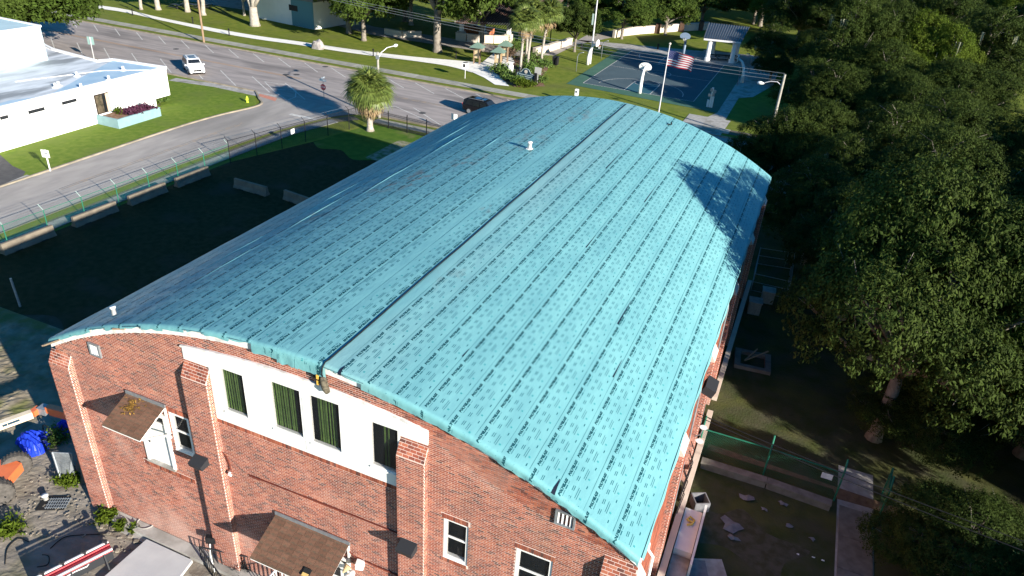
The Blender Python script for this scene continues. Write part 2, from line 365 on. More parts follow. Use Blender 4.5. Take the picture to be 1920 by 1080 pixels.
# =================================================================== GROUND
b = B()
xs = [-600, -250, 0, 250, 600]; ys = [-200, 0, 200, 500, 900]
b.add([(x, y, -.02) for y in ys for x in xs], [(j*5+i, j*5+i+1, (j+1)*5+i+1, (j+1)*5+i) for j in range(4) for i in range(4)])
struct('ground', b, M_GRASS)
# main street runs along X between y 70.5 and 86.4
YN, YF = 70.5, 86.4
street = struct('main_street', sheet([(-420, YN), (320, YN), (320, YF), (-420, YF)], .002), M_ASPH)
# side street
SL = [(-59.3, -30), (-59.5, 36), (-59.6, 53), (-59.2, 60), (-58.2, 66), (-60.2, 68.4), (-62.5, YN+.05)]
SR = [(-51.9, -30), (-52, 36), (-51.7, 50), (-51.2, 58), (-50.2, 64), (-48.6, 68.2), (-46.5, YN+.05)]
SLs, SRs = smooth_line(SL), smooth_line(SR)
sst = struct('side_street', ribbon(SLs, SRs, .006), M_ASPH2)
kerb('kerb_far', [(320, YF), (-420, YF)], -.2)
kerb('kerb_near_west', [(-420, YN), (-62.5, YN)]+SLs[::-1], -.2)
kerb('kerb_side_east', SRs, -.14, .05, None, mat('dark_kerb', (.10, .095, .085), .95)); kerb('kerb_near_east', [SRs[-1], (300, YN)], -.2)
for k in range(2):
    struct('centre_line', sheet([(-420, 78.35+k*.32), (-62, 78.35+k*.32), (-62, 78.49+k*.32), (-420, 78.49+k*.32)], .008), M_YEL, street)
    struct('centre_line', sheet([(-48, 78.35+k*.32), (300, 78.35+k*.32), (300, 78.49+k*.32), (-48, 78.49+k*.32)], .008), M_YELL, street)
    struct('side_centre_line', sheet([(-55.6+k*.3, 38), (-55.6+k*.3, 60), (-55.5+k*.3, 60), (-55.5+k*.3, 38)], .010), M_YELL, sst)
def strip(a, c, wd=.13, z=.009):
    a, c = Vector(a), Vector(c); t = (c-a).normalized(); nn = Vector((-t.y, t.x))*wd/2
    return [tuple(a+nn), tuple(a-nn), tuple(c-nn), tuple(c+nn)]
# parking lines, far side (spacing and slant measured from the photo)
far0, far1 = P(376.5, 85.5), P(393, 101); spx = (P(518, 110).x-P(376.5, 85.5).x)/3
d_far = Vector((far1.x-far0.x, far1.y-far0.y))
for i in range(-14, 16):
    x = far0.x+i*spx
    struct('parking_line', sheet(strip((x, YF-.5), (x+d_far.x*1.0, YF-.5+d_far.y)), .009), M_LINE, street)
ne0, ne1 = P(284, 114), P(294, 127.5); nsp = (P(438, 142).x-P(386, 132).x)
dn = Vector((ne1.x-ne0.x, ne1.y-ne0.y)); dn = dn*(4.6/abs(dn.y))
for x in [ne0.x+k*5.2 for k in range(-10, 5)]+[-43.5+k*5.2 for k in range(0, 8)]:
    struct('parking_line', sheet(strip((x, YN+5.2), (x+dn.x, YN+5.2+dn.y)), .009), M_LINE, street)
# hatched gore at the corner of the side street, stop bar
gp = [P2(*p) for p in ((496, 153), (515, 172), (538, 188), (554, 182), (555, 170), (540, 160))]
gb = B()
for i in range(len(gp)): gb.poly([(q[0], q[1], .0095) for q in strip(gp[i], gp[(i+1) % len(gp)], .12)])
for q in ((504, 162, 543, 163), (512, 168, 549, 167)): gb.poly([(v[0], v[1], .0100) for v in strip(P2(q[0], q[1]), P2(q[2], q[3]), .12)])
struct('corner_hatching', gb, M_LINE, street)
struct('stop_bar', sheet(strip(P2(544, 214), P2(593, 224), .55), .011), M_LINE, sst)
struct('gore_line', sheet(strip(P2(740, 199), P2(800, 226), .12), .0105), M_LINE, street)
struct('gore_line', sheet(strip(P2(740, 199), P2(704, 205), .12), .0110), M_LINE, street)
for (px, py) in ((792, 212), (556, 140), (536, 140), (610, 125), (330, 92)):
    c = P(px, py); struct('manhole_cover', B().lathe([(.42, 0), (.42, .012)], (c.x, c.y, .003), 12), M_ASPH3, street)
# sidewalks made of slabs
def slabs(parent, L, wd, step=1.6, m=M_WALK, z=.03, gap=.03, sub=None):
    """square slabs along a polyline, each one a piece"""
    me = None; acc = 0
    for i in range(len(L)-1):
        a, c = Vector(L[i]), Vector(L[i+1]); d = (c-a); n = max(1, round(d.length/step)); ang = math.atan2(d.y, d.x); st = d.length/n
        if me is None or abs(st-acc) > .02:
            acc = st; me = B().box((0, 0, 0), (st-gap, wd, .06)).mesh('paving_slab')
        for k in range(n):
            p = a+d*((k+.5)/n); o = obj('paving_slab', me, m, parent, (p.x, p.y, z+random.uniform(-.004, .004))); o.rotation_euler = (random.uniform(-.002, .002), random.uniform(-.002, .002), ang)
sw = struct('park_sidewalk', sheet([(-140, 88.0), (60, 88.0), (60, 89.9), (-140, 89.9)], .012), mat('joint_dark', (.12, .11, .08), .95))
slabs(sw, [(-136, 88.95), (-8, 88.95)], 1.75, 1.65)
sw2 = struct('near_sidewalk', sheet([(-44.5, 68.1), (40, 68.1), (40, 69.5), (-44.5, 69.5)], .012), MATS['joint_dark'])
slabs(sw2, [(-44.5, 68.8), (-14, 68.8)], 1.4, 1.5)
sw3 = struct('fence_sidewalk', sheet([(-51.0, 12), (-49.75, 12), (-49.6, 50), (-49.1, 60), (-47.5, 66), (-46, 68.1), (-47.4, 68.8), (-49.1, 66.2), (-50.5, 60), (-50.9, 50)], .012), MATS['joint_dark'])
slabs(sw3, [(-50.15, 12), (-49.85, 50), (-49.4, 60), (-48.0, 66.1)], 1.2, 1.5, mat('grey_sidewalk', (.25, .25, .24), .9, (.19, .19, .185), 1, .2, 20, rnd=-.1))
lw = [P2(316, 151), P2(400, 163), P2(470, 178), P2(518, 187)]
sw4 = struct('corner_sidewalk', ribbon(lw, offset_line(lw, 1.4), .012), M_CONC)
struct('corner_ramp', sheet([P2(487, 176), P2(520, 184), P2(516, 190), P2(484, 180)], .02), mat('ramp_brick', (.45, .17, .12), .9, (.5, .25, .18), 5), sw4)
# white park path
pt = [(-170, 97)]+[P2(*p) for p in ((100, 0), (120, 3), (220, 15), (300, 33), (400, 53), (480, 67), (560, 78), (640, 90), (700, 98), (780, 107), (850, 113), (905, 118))]
pb = [(-170, 95)]+[P2(*p) for p in ((95, 4.5), (115, 8), (220, 21), (300, 38), (400, 59.5), (480, 73.5), (560, 84.5), (640, 97), (700, 105), (780, 115), (840, 124), (885, 136))]
path = struct('park_path', ribbon(smooth_line(pt, 4), smooth_line(pb, 4), .03), M_CONCW)
struct('path_to_street', sheet([P2(*p) for p in ((885, 135.5), (905, 117.5), (950, 120), (967, 131), (925, 134), (935, 142), (955, 162), (928, 159), (908, 146))], .034), M_CONCW)
struct('park_plaza', sheet([P2(*p) for p in ((905, 117), (925, 100), (955, 95), (965, 118), (950, 121))], .026), M_CONCW)
# lawn, yards, driveway
struct('west_lawn', sheet([(-90, 36), (-59.6, 36), (-59.8, 53), (-59.4, 60), (-58.6, 66), (-62.6, 70.2), (-90, 70.2)], .004), M_GRASS2)
struct('driveway', sheet([(-95, 26), (-59.4, 26), (-59.4, 37.5), P2(48, 322)[:2], (-63, 39.5), (-67, 41), (-95, 41)], .012), M_ASPH3)
struct('driveway_apron', sheet([(-59.5, 33), P2(50, 328), P2(75, 333), (-59.3, 38.6), (-59.2, 33)], .018), M_CONC)
def bumpy(name, x0, x1, y0, y1, step, amp, m, z=.01, seed=1, clip=None):
    nx, ny = int((x1-x0)/step)+1, int((y1-y0)/step)+1
    X, Y = np.meshgrid(np.linspace(x0, x1, nx), np.linspace(y0, y1, ny)); r = np.random.default_rng(seed)
    Z = np.zeros_like(X)
    for k in range(26):
        a = r.uniform(0, 2*PI); f = 1.2*1.16**k; Z += np.abs(np.sin((X*np.cos(a)+Y*np.sin(a))*f*.5+r.uniform(0, 6)+1.3*np.sin((X*np.sin(a)-Y*np.cos(a))*f*.33)))**.6/(1+.10*k)
    Z = np.clip((Z-Z.mean())/Z.std()*amp, -1.4*amp, None); edge = np.minimum.reduce([X-x0, x1-X, Y-y0, y1-Y]); Z = z+(Z+amp*1.5)*np.clip(edge/1.0, 0, 1)
    V = np.stack([X, Y, Z], -1).reshape(-1, 3); i = np.arange((ny-1)*(nx-1)); r0 = i//(nx-1); c0 = i % (nx-1); q = r0*nx+c0
    o = obj(name, npmesh(name, V, np.stack([q, q+1, q+nx+1, q+nx], 1)), m); o['kind'] = 'structure'; return o
struct('back_yard', sheet([(-49.2, 24.2)]+smooth_line([(-48, 23.9), (-45, 24.6), (-42, 23.2), (-39, 24.4), (-36, 23.1), (-33, 24.2), (-31.0, 23.4)], 4)+[(-29, 26.6), (-24.3, 27), (-24.3, 66.5), (-43.8, 67.6), (-45.5, 60), (-48.6, 50)], .006), mat('yard_grass_shade', (.016, .022, .006), .97, (.034, .034, .014), 2.2, 1., 10, col3=(.042, .036, .024), scale3=.3, fac3=(.55, .72)))  # grass colour darkened to stand in for the gymnasium's shadow on the yard
struct('lit_palm_lawn', sheet(smooth_line([(-45.6, 59.0), (-44, 57.9), (-42, 58.6), (-39.5, 57.0), (-37, 58.3), (-34.5, 57.2), (-31, 58.2), (-24.3, 57.6)], 4)+[(-24.3, 66.5), (-43.9, 67.5), (-45.2, 62)], .0085), mat('yard_grass_sun', (.048, .105, .012), .97, (.08, .14, .018), 1.2, 1., 10, col3=(.13, .14, .05), scale3=.35, fac3=(.55, .72)))  # brighter grass copy for the sunlit end, its edge near the shadow line
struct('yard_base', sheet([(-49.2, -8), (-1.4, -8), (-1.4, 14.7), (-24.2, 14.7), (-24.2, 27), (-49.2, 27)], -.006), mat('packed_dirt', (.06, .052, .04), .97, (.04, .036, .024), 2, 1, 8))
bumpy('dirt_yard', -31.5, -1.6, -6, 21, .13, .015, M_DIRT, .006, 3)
bumpy('shade_yard', -49, -31.5, -6, 6, .25, .03, mat('shade_dirt', (.036, .032, .024), .97, (.024, .024, .014), 2.5, 1.5, 9, col3=(.020, .024, .008), scale3=.9, fac3=(.35, .75)), .006, 7)  # near-black copy of the dirt: shade put into the colour
bumpy('shade_yard', -31.5, -24.3, 21, 27, .25, .02, MATS['shade_dirt'], .004, 8)
bumpy('lit_dirt', -49, -31.5, 6, 23.6, .17, .04, mat('sunlit_clods', (.25, .21, .155), .97, (.15, .125, .082), 1.2, 1.6, 3, col3=(.12, .125, .045), scale3=.5, fac3=(.5, .64)), .008, 5)  # paler dirt copy for the sunlit strip; the clods are modelled
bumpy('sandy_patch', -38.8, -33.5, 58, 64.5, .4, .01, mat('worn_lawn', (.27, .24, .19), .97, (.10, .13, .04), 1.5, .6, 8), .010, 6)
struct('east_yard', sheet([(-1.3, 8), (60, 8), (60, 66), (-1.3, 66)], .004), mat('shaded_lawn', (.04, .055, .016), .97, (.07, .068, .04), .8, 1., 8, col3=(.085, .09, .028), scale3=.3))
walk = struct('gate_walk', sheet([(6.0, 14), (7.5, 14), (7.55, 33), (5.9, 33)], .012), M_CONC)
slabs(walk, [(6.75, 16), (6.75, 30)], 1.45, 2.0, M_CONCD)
struct('brown_path', sheet([(-.5, 31.5), (9.5, 31.1), (9.4, 30.4), (7.6, 30.5), (5.9, 30.4), (5.7, 31.0), (-.5, 31.0)], .016), mat('leaf_litter', (.20, .13, .085), .97, (.13, .085, .055), 3, .8, 10))
struct('gravel_patch', sheet(smooth_line([(0, 24.5), (1.5, 24.9), (3.6, 23.8), (3.9, 25.2), (4.9, 26.4), (3.0, 26.6), (1.8, 27.6), (.8, 26.8), (-.4, 27)], 4), .010), mat('thin_sand', (.085, .08, .058), .97, (.055, .056, .03), 2, 1, 10, fac=(.4, .6)))
# beyond-the-street green: court slab
court = struct('court_surround', sheet([P2(*p) for p in ((1062, 157), (1163, 92), (1440, 127), (1402, 132), (1345, 212), (1322, 207))], .010), M_COURTG)
cL, cR, cB, cT = -30.2, -14.5, 100.3, 127.0
struct('court_floor', sheet([(cL, cB), (cR, cB), (cR, cT), (cL, cT)], .016), M_COURTB, court)
cx = (cL+cR)/2
struct('key_floor', sheet([(cx-1.83, cB), (cx+1.83, cB), (cx+1.83, cB+5.8), (cx-1.83, cB+5.8)], .021), M_COURTK, court)
struct('key_floor', sheet([(cx-1.83, cT-5.8), (cx+1.83, cT-5.8), (cx+1.83, cT), (cx-1.83, cT)], .021), M_COURTK, court)
lb = B()
def ln(a, c, wd=.09, z=.026): lb.poly([(q[0], q[1], z) for q in strip(a, c, wd)])
for a, c in (((cL, cB), (cR, cB)), ((cR, cB), (cR, cT)), ((cR, cT), (cL, cT)), ((cL, cT), (cL, cB))): ln(a, c)
def arc(x, y, r, a0, a1, n=26):
    for i in range(n):
        t0, t1 = a0+(a1-a0)*i/n, a0+(a1-a0)*(i+1)/n; ln((x+r*math.cos(t0), y+r*math.sin(t0)), (x+r*math.cos(t1), y+r*math.sin(t1)), z=.0265)
for s_, yb in ((1, cB), (-1, cT)):
    for dx in (-1.83, 1.83): ln((cx+dx, yb), (cx+dx, yb+s_*5.8), z=.027)
    ln((cx-1.83, yb+s_*5.8), (cx+1.83, yb+s_*5.8), z=.028)
    arc(cx, yb+s_*1.6, 6.0, 0 if s_ > 0 else PI, PI if s_ > 0 else 2*PI)
    arc(cx, yb+s_*5.8, 1.8, 0, 2*PI)
arc(cx, (cB+cT)/2, 1.8, 0, 2*PI); ln((cL, (cB+cT)/2), (cR, (cB+cT)/2), z=.029)
struct('court_lines', lb, M_LINE, court)
struct('court_walk', sheet([P2(*p) for p in ((1163, 92), (1075, 74), (1165, 82), (1330, 97), (1450, 117), (1440, 128), (1330, 113))], .012), M_CONC)
rw = struct('path_beside_court', sheet([P2(*p) for p in ((1400, 127), (1460, 133), (1450, 160), (1412, 182), (1385, 184), (1360, 225), (1300, 232), (1345, 211))], .014), M_CONC)
struct('brick_crossing', sheet([(-14.8, 69), (-8.5, 69), (-8.5, 72.5), (-14.6, 72.5)], .02), mat('pink_pavers', (.42, .24, .21), .9, (.36, .19, .17), 3), rw)
struct('path_to_corner', sheet([(-14, 69.5), (-9.2, 69.5), (-8.6, 94), (-13.8, 94)], .018), M_CONC, rw)
for (nm, pts) in (('park_drive', ((540, 8), (570, 5), (700, 50), (930, 85), (1000, 100), (1060, 88), (1100, 66), (1160, 55), (1330, 40), (1330, 50), (1160, 68), (1080, 84), (1040, 104), (960, 105), (700, 66), (600, 40))),):
    struct(nm, sheet([P2(*p) for p in pts], .012), M_ASPH2)
struct('far_road', sheet([(-400, 205), (400, 205), (400, 214), (-400, 214)], .01), M_ASPH2)
struct('shaded_plaza', sheet([(-140, 112), (-96, 112), (-88, 140), (-140, 150)], .012), M_CONC)
#@@PART2
# =================================================================== GYMNASIUM
XL, XR, YW, YB = -24.18, -1.28, 14.8, 49.2
RXC, RAP, RHW, RRI = -12.73, 12.0, 11.45, 3.15
RR = (RHW**2+RRI**2)/(2*RRI); RZC = RAP-RR
def roofz(x): return RZC+math.sqrt(max(0, RR*RR-(x-RXC)**2))
gym = thing('gymnasium', 'large red brick gymnasium with an arched roof wrapped in turquoise membrane', 'building', (RXC, YW, 0))
def trimz(x): return 11.06-((x+12.74)/4.71)**2*.36
# openings in the front wall: (x0, x1, z0, z1)
OPEN = [(-16.4, -9.0, 7.98, 10.2), (-20.42, -19.0, 4.36, 7.05), (-18.80, -17.88, 5.56, 7.34), (-7.44, -6.56, 5.58, 7.37), (-4.92, -3.72, 5.4, 7.3), (-12.75, -11.15, .9, 3.45)]
BANDS = [(-16.45, -8.98, 7.78, 7.98, 1), (-20.72, -18.14, 4.02, 4.22, 1), (-18.85, -17.83, 7.34, 7.54, 1), (-18.85, -17.83, 5.40, 5.56, 1), (-7.5, -6.5, 7.37, 7.57, 1), (-7.5, -6.5, 5.42, 5.58, 1), (-4.98, -3.66, 7.3, 7.5, 1)]
PIL = [(-24.43, -23.40, 8.30), (-17.52, -16.42, 10.05), (-9.0, -8.02, 10.05), (-2.22, -1.22, 8.40)]
CH, CL, PP = .0745, .215, .25
def front_iv(z, cover=True):
    zm = z+CH/2; top = z+CH
    if top > RAP-.34: return []
    dz = top+.35-RZC; hw = math.sqrt(max(0, RR*RR-dz*dz)) if top+.35 > RZC+RR*math.cos(math.asin(RHW/RR)) else 99
    iv = [(max(XL, RXC-hw), min(XR, RXC+hw))]
    cut = [(a, c) for a, c, z0, z1 in OPEN if z0 < zm < z1]+[(a, c) for a, c, z0, z1, _ in BANDS if z0 < zm < z1]
    if cover: cut += [(a, c) for a, c, zt in PIL if zm < zt]
    if 10.17 < zm < 11.06:
        if zm < 10.70: cut.append((-17.47, -8.02))
        else:
            q = 4.71*math.sqrt((11.06-zm)/.36); cut.append((-12.74-min(q, 4.72), -12.74+min(q, 4.72)))
    for a, c in cut:
        o = []
        for p, q in iv:
            if c <= p or a >= q: o.append((p, q)); continue
            if a > p: o.append((p, a))
            if c < q: o.append((c, q))
        iv = o
    return [(p, q) for p, q in iv if q-p > .03]
class Bricks:
    def __init__(s): s.V = []; s.n = 0; s.items = []
    def course(s, O, U, V, N, u0, u1, v0, off, ln_=CL, ht=CH, proud=.0045, j=.0165):
        """one course of bricks from u0 to u1 at height v0"""
        u = u0-off
        while u < u1-.005:
            a, c = max(u, u0)+j/2, min(u+ln_, u1)-j/2
            if c-a > .02:
                d = random.uniform(-.0015, .0015); p = proud+d
                s.items.append((O+U*a+V*(v0+j/2), U*(c-a), V*(ht-j), N*p))
            u += ln_
    def soldier(s, O, U, V, N, u0, u1, v0, v1, wd=.078, proud=.016):
        u = u0
        while u+wd <= u1+.01:
            s.items.append((O+U*(u+.007)+V*(v0+.007), U*(wd-.014), V*(v1-v0-.014), N*(proud+random.uniform(-.004, .004)))); u += wd
    def mesh(s, items, name, off):
        A = np.array([[i[0][:], i[1][:], i[2][:], i[3][:]] for i in items]); n = len(A)
        o, u, v, w_ = A[:, 0]-np.array(off), A[:, 1], A[:, 2], A[:, 3]
        P8 = np.stack([o, o+u, o+u+v, o+v, o+w_, o+u+w_, o+u+v+w_, o+v+w_], 1).reshape(-1, 3)
        k = (np.arange(n)*8)[:, None]
        F = np.concatenate([k+np.array(f) for f in ((4, 5, 6, 7), (0, 1, 5, 4), (3, 7, 6, 2), (0, 4, 7, 3), (1, 2, 6, 5))])
        return npmesh(name, P8, F)
ex, ey, ez = Vector((1, 0, 0)), Vector((0, 1, 0)), Vector((0, 0, 1))
O0 = Vector((0, YW, 0)); br = Bricks(); near = []
mw = B(); z = -.3; k = 0
while z < RAP:
    for (a, c) in front_iv(z): br.course(O0, ex, ez, -ey, a, c, z, (a+30) % CL+(CL/2 if k % 2 else 0))
    z += CH; k += 1
# (offset keeps the bond running through the wall whatever interval a course starts in)
for (a, c, z0, z1, _) in BANDS: br.soldier(O0, ex, ez, -ey, a, c, z0, z1, proud=.03 if z1-z0 < .17 or z0 > 7.7 and z0 < 7.9 else .014)
# mortar skin of the wall with the openings left out
k = 0; zs = sorted(set([-.3, RAP-.34]+[v for o in OPEN for v in o[2:]]+list(np.arange(8.3, 11.8, .1))))
for z0, z1 in zip(zs[:-1], zs[1:]):
    zm = (z0+z1)/2-CH/2
    sv = BANDS; BANDS_, BANDS = BANDS, []
    for (a, c) in front_iv(zm, False): mw.poly([(a, YW, z0), (c, YW, z0), (c, YW, z1), (a, YW, z1)])
    BANDS = sv
mw.build('mortar_wall', M_MORTAR, gym)
# flat top edge strip of the gable behind the fascia, other walls
ow = B(); npt = 24
xs_ = [XL+(XR-XL)*i/npt for i in range(npt+1)]
ow.poly([(x, YB, roofz(x)-.05) for x in xs_]+[(XR, YB, -.3), (XL, YB, -.3)])
ow.poly([(XL, YW, -.3), (XL, YB, -.3), (XL, YB, 8.8), (XL, YW, 8.8)])
ow.poly([(XR, YW, -.3), (XR, YB, -.3), (XR, YB, 8.8), (XR, YW, 8.8)])
ow.build('mortar_wall', M_MORTAR, gym)
ib = B(); ib.poly([(x*.97+RXC*.03, YW+1.1, roofz(x)-.35) for x in xs_]+[(XR-.3, YW+1.1, 0), (XL+.3, YW+1.1, 0)]); ib.build('interior_backing', M_INT, gym)
# pilasters with sloping brick caps
for (a, c, zt) in PIL:
    zb = -.3; zf = zt-.48
    pm = B(); pf = YW-PP
    pm.add([(a, pf, zb), (c, pf, zb), (c, pf, zf), (a, pf, zf), (a, YW, zt), (c, YW, zt), (a, YW, zb), (c, YW, zb)], [(0, 1, 2, 3), (3, 2, 5, 4), (0, 3, 4, 6), (1, 7, 5, 2)])
    po = pm.build('pilaster', M_MORTAR, gym); pbk = Bricks()
    k = 0; z = zb
    while z < zf-CH*.5:
        pbk.course(Vector((0, pf, 0)), ex, ez, -ey, a-.011, c+.011, z, (CL/2 if k % 2 else 0)); z += CH; k += 1
    z = zb; k = 0
    while z < zt-.02:
        ymax = PP if z+CH < zf else PP*(zt-z-CH)/(zt-zf)
        if ymax > .03:
            pbk.course(Vector((c, YW, 0)), -ey, ez, ex, 0, ymax, z, (CL/2 if k % 2 else 0)); pbk.course(Vector((a, YW, 0)), -ey, ez, -ex, 0, ymax, z, (CL/2 if k % 2 else 0))
        z += CH; k += 1
    sv_ = Vector((0, PP, zt-zf)).normalized(); nn_ = Vector((0, -sv_.z, sv_.y)); L = math.hypot(PP, zt-zf); k = 0; t = 0
    while t < L-.05:
        pbk.course(Vector((0, pf, zf)), ex, sv_, nn_, a, c, t, (CL/2 if k % 2 else 0), ht=L/5); t += L/5; k += 1
    o = obj('bricks', pbk.mesh(pbk.items, 'bricks', tuple(gym.location)), M_BR, po); o['kind'] = 'stuff'; o.location = (0, 0, 0)
# right side wall: bricks, side pilasters
z = 0; k = 0
side = Bricks(); OS = Vector((XR, 0, 0))
while z < 8.52:
    side.course(OS, ey, ez, ex, YW, YB, z, (CL/2 if k % 2 else 0)); z += CH; k += 1
for y0 in (14.7, 21.4, 28.1, 34.8, 41.5, 48.2):
    side2 = Bricks(); k = 0; z = 0; a, c, zt, pp = y0, y0+1.0, 7.6, .24
    sm = B(); sm.add([(XR+pp, a, 0), (XR+pp, c, 0), (XR+pp, c, zt-.4), (XR+pp, a, zt-.4), (XR, a, zt), (XR, c, zt), (XR, a, 0), (XR, c, 0)], [(0, 1, 2, 3), (3, 2, 5, 4), (0, 3, 4, 6), (1, 7, 5, 2)])
    po = sm.build('side_pilaster', M_MORTAR, gym)
    while z < zt-.45:
        side2.course(Vector((XR+pp, 0, 0)), ey, ez, ex, a, c, z, (CL/2 if k % 2 else 0)); side2.course(Vector((XR, a, 0)), ex, ez, -ey, 0, pp, z, (CL/2 if k % 2 else 0)); z += CH; k += 1
    o = obj('bricks', side2.mesh(side2.items, 'bricks', tuple(gym.location)), M_BR, po); o['kind'] = 'stuff'
o = obj('side_bricks', side.mesh(side.items, 'side_bricks', tuple(gym.location)), M_BR, gym); o['kind'] = 'stuff'
# the 300 bricks that show largest are pieces of their own, the rest one part
def key(i):
    c = i[0]+i[1]*.5; d = (c-Vector((0, 0, H))).length; return d if i[1].length > .18 else 99
br.items.sort(key=key)
unit = Bricks(); me1 = unit.mesh([(Vector((0, 0, 0)), ex*(CL-.015), ez*(CH-.015), -ey*.011)], 'brick', (0, 0, 0))
for it in br.items[:300]:
    o = obj('brick', me1, M_BR1, gym, tuple(it[0]-gym.location)); o.scale = (it[1].length/(CL-.015), random.uniform(.8, 1.25), 1)
o = obj('bricks', br.mesh(br.items[300:], 'bricks', tuple(gym.location)), M_BR, gym); o['kind'] = 'stuff'
# foot of the wall: concrete ledge, efflorescence band
ft = B().box((-19.2, YW-.28, .05), (8.4, .5, .34)).box((-21.2, YW-.5, .0), (3.2, .5, .16))
ft.build('foundation_ledge', M_CONC, gym)
# fascia boards following the arch (front), straight ones along the eave
fb = B(); N = 64
def arcband(b, x0, x1, y0, y1, d0, d1, n=40):
    k = len(b.v)
    for i in range(n+1):
        x = x0+(x1-x0)*i/n; zz = roofz(x)
        b.v += [(x, y0, zz-d0), (x, y0, zz-d1), (x, y1, zz-d1), (x, y1, zz-d0)]
    for i in range(n):
        for q in ((0, 1), (1, 2), (2, 3), (3, 0)): b.f.append((k+i*4+q[0], k+i*4+q[1], k+(i+1)*4+q[1], k+(i+1)*4+q[0]))
    b.f += [(k, k+3, k+2, k+1), (k+n*4, k+n*4+1, k+n*4+2, k+n*4+3)]
arcband(fb, -24.3, -1.2, YW-.06, YW, .0, .36, 60); fb.build('arched_fascia', M_FASC, gym)
f2 = B(); arcband(f2, -24.3, -1.2, YB, YB+.06, .0, .27, 60); f2.build('arched_fascia', M_FASC, gym)
f3 = B().box((XR+.05, (YW+YB)/2, 8.60), (.07, YB-YW+.1, .34)).box((XL-.05, (YW+YB)/2, 8.66), (.07, YB-YW+.1, .24)); f3.build('eave_fascia', M_FASC, gym)
for (x, dy, L, r) in ((-24.2, -.12, .7, .3), (-23.9, -.2, .9, .15), (-24.35, .02, .8, -.1), (-20.2, -.1, .5, .2)):
    B().box((x, YW+dy, roofz(x)-.1-.06*L), (L, .16, .06), M=Matrix.Rotation(-.5 if x < -22 else -.2, 3, 'Y') @ Matrix.Rotation(r, 3, 'Z')).build('loose_timber', M_WOOD, gym)
# ------------------------------------------------------------------ membrane
YF0, YBK = YW-.14, YB+.14
BR_ = .11
nz = lambda s, v: .004*math.sin(s*1.1+v*1.7)+.003*math.sin(v*3.3-s*.7)
def Mp(s, v, h=0.):
    """roof sheet: s along the arch from the crown, v back from the front edge (negative: hanging over it)"""
    th = s/RR; y, dz = 0, 0; dep = 0
    if v >= BR_: y = YF0+v; n = nz(s, v); off = .03+h+n; yo = 0
    else:
        q = BR_-v; a = min(q/BR_, PI/2)
        y = YF0+BR_-BR_*math.sin(a) if q < BR_*PI/2 else YF0
        dep = BR_*(1-math.cos(a)) if q < BR_*PI/2 else BR_+(q-BR_*PI/2)
        off = (.03+h)*math.cos(a); yo = -h*math.sin(a)-.02*math.sin(a)-(.012*math.sin(s*7)+.018*math.sin(s*13+1))*min(1, max(0, -v)*4)
    r = RR+off
    return (RXC+r*math.sin(th), y+yo, RZC+r*math.cos(th)-dep)
seR = [1.17, 1.60, 2.56, 3.51, 4.43, 5.35, 6.27, 7.18, 8.10, 9.02, 9.98, 11.0, 12.06]
seL = [1.17, .15, -.56]+[-.56-.975*i for i in range(1, 12)]; seL[-1] = -12.06
LV = YBK-YF0
V_list = [-1]+[BR_*i/4 for i in range(0, 4)]+list(np.linspace(BR_, LV, 90))
strips = []
def hang(s):  # how far each sheet hangs over the front edge
    if s > 1.17: return [.04, .30, .26, .24, .20, .17, .20, .14, .20, .17, .20, .14, .12][int(min(12, (s-1.17)/.93))]
    if s > -.56: return .42
    return [.30, .03, .10, .02, .08, .10, .05, .10, .0, .12, .10, .12, .08][int(min(12, (-.56-s)/.975))]
def LIFT(t): return .001+.004*t
def make_strip(s0, s1):
    """s0 = edge nearer the joint, s1 = lower edge, which laps over the next sheet"""
    sg = 1 if s1 > s0 else -1; ss = [s0-sg*.06, s0]+[s0+(s1-s0)*t for t in (.25, .5, .75, .92)]+[s1+sg*.015]
    lift = [-.006]+[LIFT(t) for t in (0, .25, .5, .75, .92, 1)]
    hg = hang((s0+s1)/2); vs_ = [-hg*1.0, -hg*.66, -hg*.33, -.02, .02, .05, .08]+list(np.linspace(BR_, LV, 86)); r = random.Random(int(s0*100))
    V = []
    for i, v in enumerate(vs_):
        for j, s in enumerate(ss):
            vv = v-(r.uniform(-.03, .05) if i == 0 else 0)
            V.append(Mp(s+(.012*math.sin(v*1.3+s0*5)+.006*math.sin(v*4.1) if 5 <= j else 0), vv, lift[j]))
    n = len(ss); F = [(i*n+j, i*n+j+1, (i+1)*n+j+1, (i+1)*n+j) if sg > 0 else (i*n+j, (i+1)*n+j, (i+1)*n+j+1, i*n+j+1) for i in range(len(vs_)-1) for j in range(n-1)]
    F = [f[::-1] for f in F] if False else F
    me = npmesh('membrane_strip', np.array(V)-np.array(gym.location), np.array(F), True)
    return obj('membrane_strip', me, M_MEM, gym)
TV, TF = text_mesh('POLYGLASS', .150, offset=.0105, shear=.2)
tw = TV[:, 0].max()-TV[:, 0].min(); TV[:, 0] *= .70/tw; TV[:, 1] *= .74
